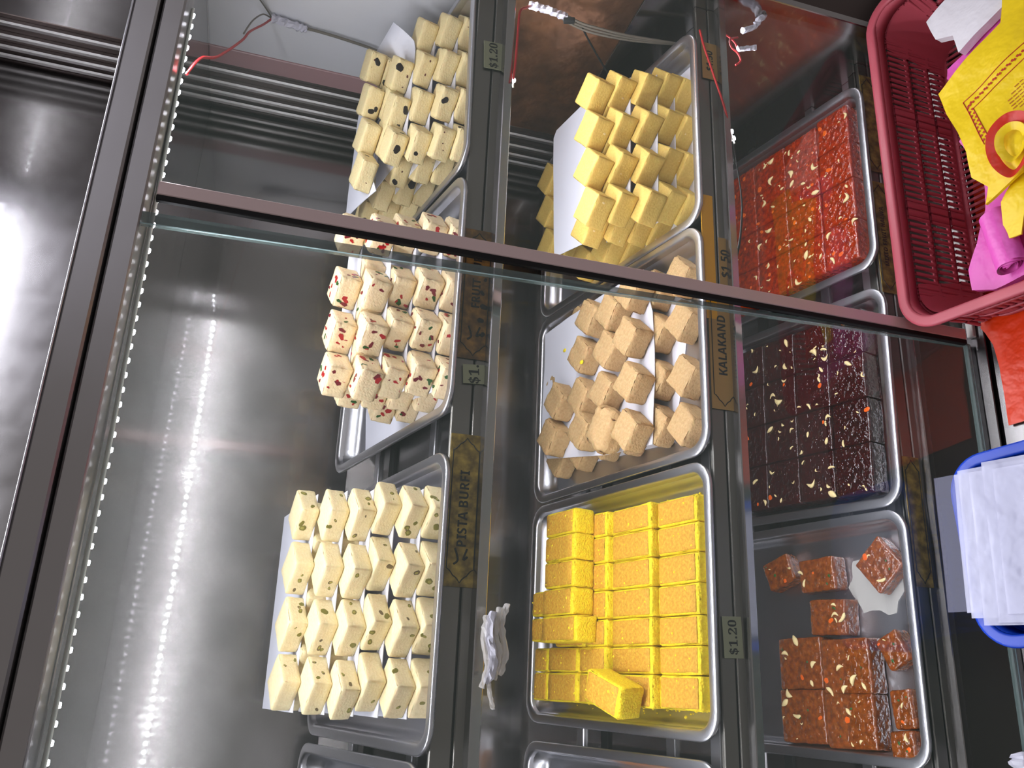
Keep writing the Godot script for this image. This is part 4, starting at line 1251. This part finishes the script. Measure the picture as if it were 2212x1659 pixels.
# ------------------------------------------------------------------ baskets and bags
func basket(t: Node3D, hx: float, hz: float, deep: float, r: float, m: Material, pitch: float, gap: float, bands: Array, groups: int) -> void:
	# rolled rim
	var prof := []
	for k in 12:
		var a := TAU * k / 12
		prof.append(Vector2(cos(a) * 0.0070, clampf(sin(a) * 0.0062, -0.0045, 0.0036)))
	var rows := []
	for q in prof: rows.append(loop(hx - 0.0065 + q.x, hz - 0.0065 + q.x, r + q.x, q.y - 0.0045, 8))
	var cx := hx - 0.0065
	var cz := hz - 0.0065
	var st := start()
	var around_rim := loop(cx, cz, r, -0.0045, 8)
	skin(st, rows, true, true, func(p: Vector3, _i: int, j: int): return p - ((around_rim[j] as Vector3) + (around_rim[(j + 1) % around_rim.size()] as Vector3)) * 0.5)
	mi("rim", done(st), m, t)
	# collar below the rim and the solid corners, floor
	var taper := 0.20
	var wall := func(y0: float, y1: float, n: String) -> void:
		var s2 := start()
		var rr := []
		for q in [[0.0, y0], [0.0, y1], [0.0022, y1], [0.0022, y0]]:
			var ins: float = 0.011 - q[1] * taper - q[0]
			rr.append(loop(hx - ins, hz - ins, r, q[1], 8))
		skin(s2, rr, true, true, func(p: Vector3, i: int, _j: int): return Vector3(-p.x, 0, -p.z) if i == 0 else (Vector3(0, -1, 0) if i == 1 else (Vector3(p.x, 0, p.z) if i == 2 else Vector3(0, 1, 0))))
		mi(n, done(s2), m, t)
	wall.call(-0.004, bands[0][0], "collar")
	for k in bands.size():
		var lo: float = bands[k][1]
		var nxt: float = bands[k + 1][0] if k + 1 < bands.size() else -deep
		wall.call(lo, nxt, "wall_band")
	# upright bars, joined per wall (too fine to pick apart)
	var sides := [[Vector3(1, 0, 0), Vector3(0, 0, -1), hx, hz], [Vector3(1, 0, 0), Vector3(0, 0, 1), hx, hz], [Vector3(0, 0, 1), Vector3(-1, 0, 0), hz, hx], [Vector3(0, 0, 1), Vector3(1, 0, 0), hz, hx]]
	for q in sides:
		var s3 := start()
		var along: Vector3 = q[0]
		var outw: Vector3 = q[1]
		var half: float = q[2] - 0.03
		var n := int(2.0 * half / pitch)
		for i in n + 1:
			var u := -half + 2.0 * half * i / n
			var solid := false
			for gi in range(1, groups):
				if absf(u - (-half + 2.0 * half * gi / groups)) < pitch * 1.1: solid = true
			var w := pitch - gap if not solid else pitch * 1.3
			for b in bands:
				var c0: Vector3 = along * u + outw * (q[3] - 0.0125 + float(b[0]) * taper) + Vector3(0, b[0] + 0.001, 0)
				var c1: Vector3 = along * u + outw * (q[3] - 0.0125 + float(b[1]) * taper) + Vector3(0, b[1] - 0.001, 0)
				var a := along * w * 0.5
				var o := outw * 0.0013
				quad(s3, c0 - a + o, c0 + a + o, c1 + a + o, c1 - a + o, outw)
				quad(s3, c0 - a - o, c0 + a - o, c1 + a - o, c1 - a - o, -outw)
				quad(s3, c0 - a - o, c0 - a + o, c1 - a + o, c1 - a - o, -along)
				quad(s3, c0 + a - o, c0 + a + o, c1 + a + o, c1 + a - o, along)
		var bars := mi("bar_row", done(s3), m, t)
		bars.set_meta("kind", "stuff")
	# closed corners between the bar rows
	for q in 4:
		var s8 := start()
		var sx: float = [1, -1, -1, 1][q]
		var sz: float = [1, 1, -1, -1][q]
		for side in [-0.0012, 0.0012]:
			var cr := []
			for lv in [bands[0][0], lerpf(bands[0][0], -deep, 0.5), -deep]:
				var ins: float = 0.012 - float(lv) * taper - side
				var ex := hx - ins
				var ez := hz - ins
				var row := [Vector3(sx * (ex - r - 0.012), lv, sz * ez)]
				for k in 9:
					var a := PI * 0.5 * (1.0 - k / 8.0)
					row.append(Vector3(sx * (ex - r + r * cos(a)), lv, sz * (ez - r + r * sin(a))))
				row.append(Vector3(sx * ex, lv, sz * (ez - r - 0.012)))
				cr.append(row)
			skin(s8, cr, false, false, func(p: Vector3, _i: int, _j: int): return Vector3(p.x, 0, p.z) * signf(side))
		mi("corner", done(s8), m, t)
	# slotted floor
	var s4 := start()
	var fx := hx - 0.012 - deep * taper
	var fz := hz - 0.012 - deep * taper
	var nf := int(2.0 * fx / pitch)
	for i in nf:
		var u := -fx + pitch * (i + 0.5)
		box(Vector3(u - (pitch - gap) * 0.5, -deep, -fz), Vector3(u + (pitch - gap) * 0.5, -deep + 0.0025, fz), 0.0003, s4)
	for k in 5:
		var z := lerpf(-fz, fz, k / 4.0)
		box(Vector3(-fx, -deep - 0.0005, z - 0.004), Vector3(fx, -deep + 0.003, z + 0.004), 0.0004, s4)
	var fl := mi("slotted_floor", done(s4), m, t)
	fl.set_meta("kind", "stuff")

func waves(y: float, a: float, kx: float, kz: float, ph: float, sx := 0.0, sz := 0.0, ox := 0.0, oz := 0.0) -> Callable:
	return func(x: float, z: float) -> float: return y + a * sin(kx * x + kz * z + ph) + 0.4 * a * sin(2.3 * kx * z - 1.7 * kz * x + ph * 2.0) + sx * (x - ox) + sz * (z - oz)

func V2(pts: Array) -> Array:
	var out := []
	for i in range(0, pts.size(), 2): out.append(Vector2(pts[i], pts[i + 1]))
	return out

func bag(n: String, label: String, m: Material, poly: Array, yf: Callable, thick := 0.002, cat := "bag", group := "") -> MeshInstance3D:
	return solo(n, cloth(poly, yf, 0.008, thick), m, label, cat, Transform3D(Basis(), Vector3(0, H, 0)), group)

func build_baskets() -> void:
	rng.seed = 123
	# red basket: back rim at z -0.617, left rim at x 0.424
	var rb := thing("plastic_basket", "dusty red slotted plastic basket filled with carrier bags", "basket", Transform3D(Basis(), Vector3(0.672, H - 0.8735, -0.446)))
	basket(rb, 0.248, 0.170, 0.118, 0.040, M.basket_red, 0.0088, 0.0046, [[-0.020, -0.050], [-0.056, -0.082], [-0.088, -0.108]], 3)
	# what lies in it
	var wb := bag("folded_bag", "folded white plastic bag at the top corner of the red basket", M.white_bag, V2([0.823, -0.520, 0.838, -0.488, 0.835, -0.400, 0.785, -0.400, 0.766, -0.448, 0.754, -0.488, 0.781, -0.491, 0.790, -0.512]), waves(-0.872, 0.0025, 40.0, 25.0, 0.4), 0.012)
	bag("folded_bag", "pink plastic bag stack showing between the white and yellow bags", M.pink_bag, V2([0.752, -0.513, 0.775, -0.44, 0.775, -0.38, 0.66, -0.38, 0.66, -0.46, 0.722, -0.507, 0.738, -0.515]), waves(-0.886, 0.002, 60.0, 20.0, 1.0), 0.012)
	bag("folded_bag", "large pink plastic bag filling the near half of the red basket", M.pink_bag, V2([0.655, -0.52, 0.605, -0.503, 0.55, -0.504, 0.510, -0.516, 0.484, -0.532, 0.460, -0.534, 0.452, -0.51, 0.452, -0.36, 0.70, -0.36, 0.70, -0.46]), waves(-0.902, 0.005, 34.0, 22.0, 2.0), 0.010)
	# pink roll
	var st := start()
	var turns := 4.2
	var rows := []
	var rad := []
	for i in 90:
		var a := TAU * turns * i / 89.0
		var r := 0.004 + 0.0145 * i / 89.0 + 0.0006 * sin(a * 3.0)
		var row := []
		for x in [0.0, 0.004, 0.03, 0.07]:
			row.append(Vector3(x + 0.0014 * sin(a * 2.2), sin(a) * r * 0.8, cos(a) * r))
		rows.append(row)
		rad.append(Vector3(0, sin(a), cos(a)))
	skin(st, rows, false, false, func(_p, i: int, _j: int): return rad[i])
	solo("rolled_bag", done(st), M.pink_bag, "rolled pink plastic bag with spiral end near the basket's corner", "bag", Transform3D(Basis(Vector3.UP, 0.15), Vector3(0.462, H - 0.884, -0.478)))
	# yellow printed bag
	var yf := waves(-0.8605, 0.0022, 46.0, 30.0, 0.7, 0.02, -0.02, 0.65, -0.45)
	var yb := bag("printed_bag", "yellow printed carrier bag with red border lying across the pink bags", M.yellow_bag, V2([0.707, -0.516, 0.749, -0.430, 0.780, -0.424, 0.790, -0.36, 0.60, -0.36, 0.575, -0.400, 0.555, -0.432, 0.537, -0.484, 0.556, -0.477, 0.575, -0.492, 0.609, -0.492, 0.640, -0.499, 0.672, -0.509]), yf, 0.004)
	var up := func(x: float, z: float) -> Vector3: return Vector3(x, float(yf.call(x, z)) + 0.0024, z)
	var lines := [[0.676, -0.488, 0.706, -0.402], [0.662, -0.478, 0.688, -0.404], [0.676, -0.488, 0.606, -0.470], [0.662, -0.478, 0.612, -0.464]]
	for q in lines:
		var pts := []
		for k in 12: pts.append(up.call(lerpf(q[0], q[2], k / 11.0), lerpf(q[1], q[3], k / 11.0)))
		mi("border_line", tube(pts, 0.0005, 5), M.red_print, yb)
	var s5 := start()
	for q in [[0.669, -0.483, 0.697, -0.403, 13], [0.669, -0.483, 0.609, -0.467, 9]]:
		for k in q[4]:
			var f: float = (k + 0.3) / q[4]
			var p: Vector3 = up.call(lerpf(q[0], q[2], f), lerpf(q[1], q[3], f))
			for g in [-0.0017, 0.0017]:
				var c := p + Vector3(g * 0.8, 0.0002, g)
				quad(s5, c + Vector3(0.0019, 0, 0), c + Vector3(0, 0, 0.0019), c + Vector3(-0.0019, 0, 0), c + Vector3(0, 0, -0.0019), Vector3.UP)
	mi("border_diamonds", done(s5), M.red_print, yb)
	var s6 := start()
	for row in 8:
		for k in 7:
			var f := k / 7.0
			if absf(row - 3.5) * 0.10 > 0.5 - absf(f - 0.45): continue
			var p: Vector3 = up.call(0.654 - row * 0.0042 + f * 0.014, -0.448 + f * 0.044 + row * 0.0012)
			quad(s6, p + Vector3(0, 0, 0), p + Vector3(0.0016, 0, 0.0052), p + Vector3(0.0002, 0, 0.0056), p + Vector3(-0.0014, 0, 0.0004), Vector3.UP)
	mi("printed_text", done(s6), M.brown_print, yb)
	# yellow and red handles
	bag("bag_handle", "yellow bag handle strip folded over the pink bag", M.yellow_bag, V2([0.562, -0.446, 0.535, -0.470, 0.491, -0.476, 0.488, -0.455, 0.520, -0.445, 0.548, -0.425]), waves(-0.872, 0.002, 30.0, 60.0, 0.0), 0.002, "bag handle")
	bag("bag_handle", "red plastic bag panel between the yellow handle strips", M.red_film, V2([0.575, -0.432, 0.55, -0.447, 0.520, -0.442, 0.492, -0.452, 0.492, -0.38, 0.585, -0.38]), waves(-0.8745, 0.002, 40.0, 30.0, 0.5), 0.002, "bag handle")
	# standing red loop: a ribbon arched above the bag
	for q in [[M.red_film, "red loop handle standing up on the yellow bag", 1.0, 0.0105, 0.0], [M.yellow_bag, "yellow loop handle inside the red one on the yellow bag", 0.55, 0.008, 0.0]]:
		var o := Vector3(0.590, 0, -0.436)
		var cv := curve([Vector3(0.592, 0.002, -0.421), Vector3(0.606, 0.004, -0.424), Vector3(0.613, 0.006, -0.436), Vector3(0.606, 0.008, -0.449), Vector3(0.590, 0.008, -0.4535), Vector3(0.571, 0.007, -0.451), Vector3(0.556, 0.004, -0.442), Vector3(0.567, 0.002, -0.431), Vector3(0.584, 0.001, -0.424)], 6)
		var s7 := start()
		var rr := []
		for p in cv:
			var away := Vector3(p.x - o.x, 0, (p.z - o.z) * 1.6).normalized()
			var f: Vector3 = (p - o) * Vector3(1, 0, 1) * q[2] + o + Vector3(0, p.y, 0)
			rr.append([f, f + away * q[3] * 0.5 + Vector3(0, 0.0032, 0), f + away * q[3] + Vector3(0, 0.0046, 0)])
		skin(s7, rr, false, false, func(_p, _i, _j): return Vector3.UP)
		solo("bag_handle", done(s7), q[0], q[1], "bag handle", Transform3D(Basis(), Vector3(0, H - 0.858, 0)))
	# orange bag on the ledge under the basket
	bag("flat_bag", "bright orange plastic bag lying on the steel ledge under the red basket", M.orange_bag, V2([0.475, -0.584, 0.454, -0.589, 0.446, -0.584, 0.428, -0.577, 0.396, -0.573, 0.36, -0.573, 0.322, -0.573, 0.326, -0.50, 0.33, -0.36, 0.80, -0.36, 0.80, -0.56]), waves(-0.9966, 0.0012, 12.0, 60.0, 0.3), 0.002)
	# blue basket
	var bb := thing("plastic_basket", "bright blue plastic basket with clear bags laid across it", "basket", Transform3D(Basis(Vector3.UP, 0.06), Vector3(0.168, H - 0.8930, -0.478)))
	basket(bb, 0.1040, 0.112, 0.102, 0.036, M.basket_blue, 0.0085, 0.0045, [[-0.022, -0.052], [-0.060, -0.088]], 2)
	bag("poly_bag", "outermost thin clear bag jutting past the blue basket towards the glass", M.thin_poly, V2([0.247, -0.607, 0.098, -0.611, 0.097, -0.50, 0.245, -0.50]), waves(-0.8888, 0.0006, 30.0, 20.0, 0.0), 0.0008, "plastic bag", "clear plastic bags stacked on the blue basket")
	var offs := [[0.0, 0.0, -0.583, "second"], [0.003, -0.006, -0.577, "third"], [-0.002, -0.014, -0.563, "fourth"], [0.006, -0.012, -0.546, "fifth"], [-0.004, -0.004, -0.534, "topmost"]]
	for k in 5:
		var q: Array = offs[k]
		bag("poly_bag", "milky clear bag, %s in the stack on the blue basket" % q[3], M.poly, V2([0.246 + q[0], float(q[2]) + 0.002, 0.096 + q[1], float(q[2]) - 0.004, 0.092 + q[1], -0.40, 0.242 + q[0], -0.40]), waves(-0.8866 + 0.0019 * k, 0.0005, 34.0, 50.0, k * 1.3), 0.0012, "plastic bag", "clear plastic bags stacked on the blue basket")
	# white scrap in the photo's corner
	solo("white_wrapper", crumple([Vector3(0, 0, 0), Vector3(-0.012, 0.003, 0.004), Vector3(-0.03, 0.001, 0.01), Vector3(-0.05, 0.0, 0.02)], 0.013, 61), M.white_tape, "white crumpled wrapper on the ledge in the photo's bottom corner", "wrapper", Transform3D(Basis(), Vector3(-0.046, H - 0.988, -0.612)))
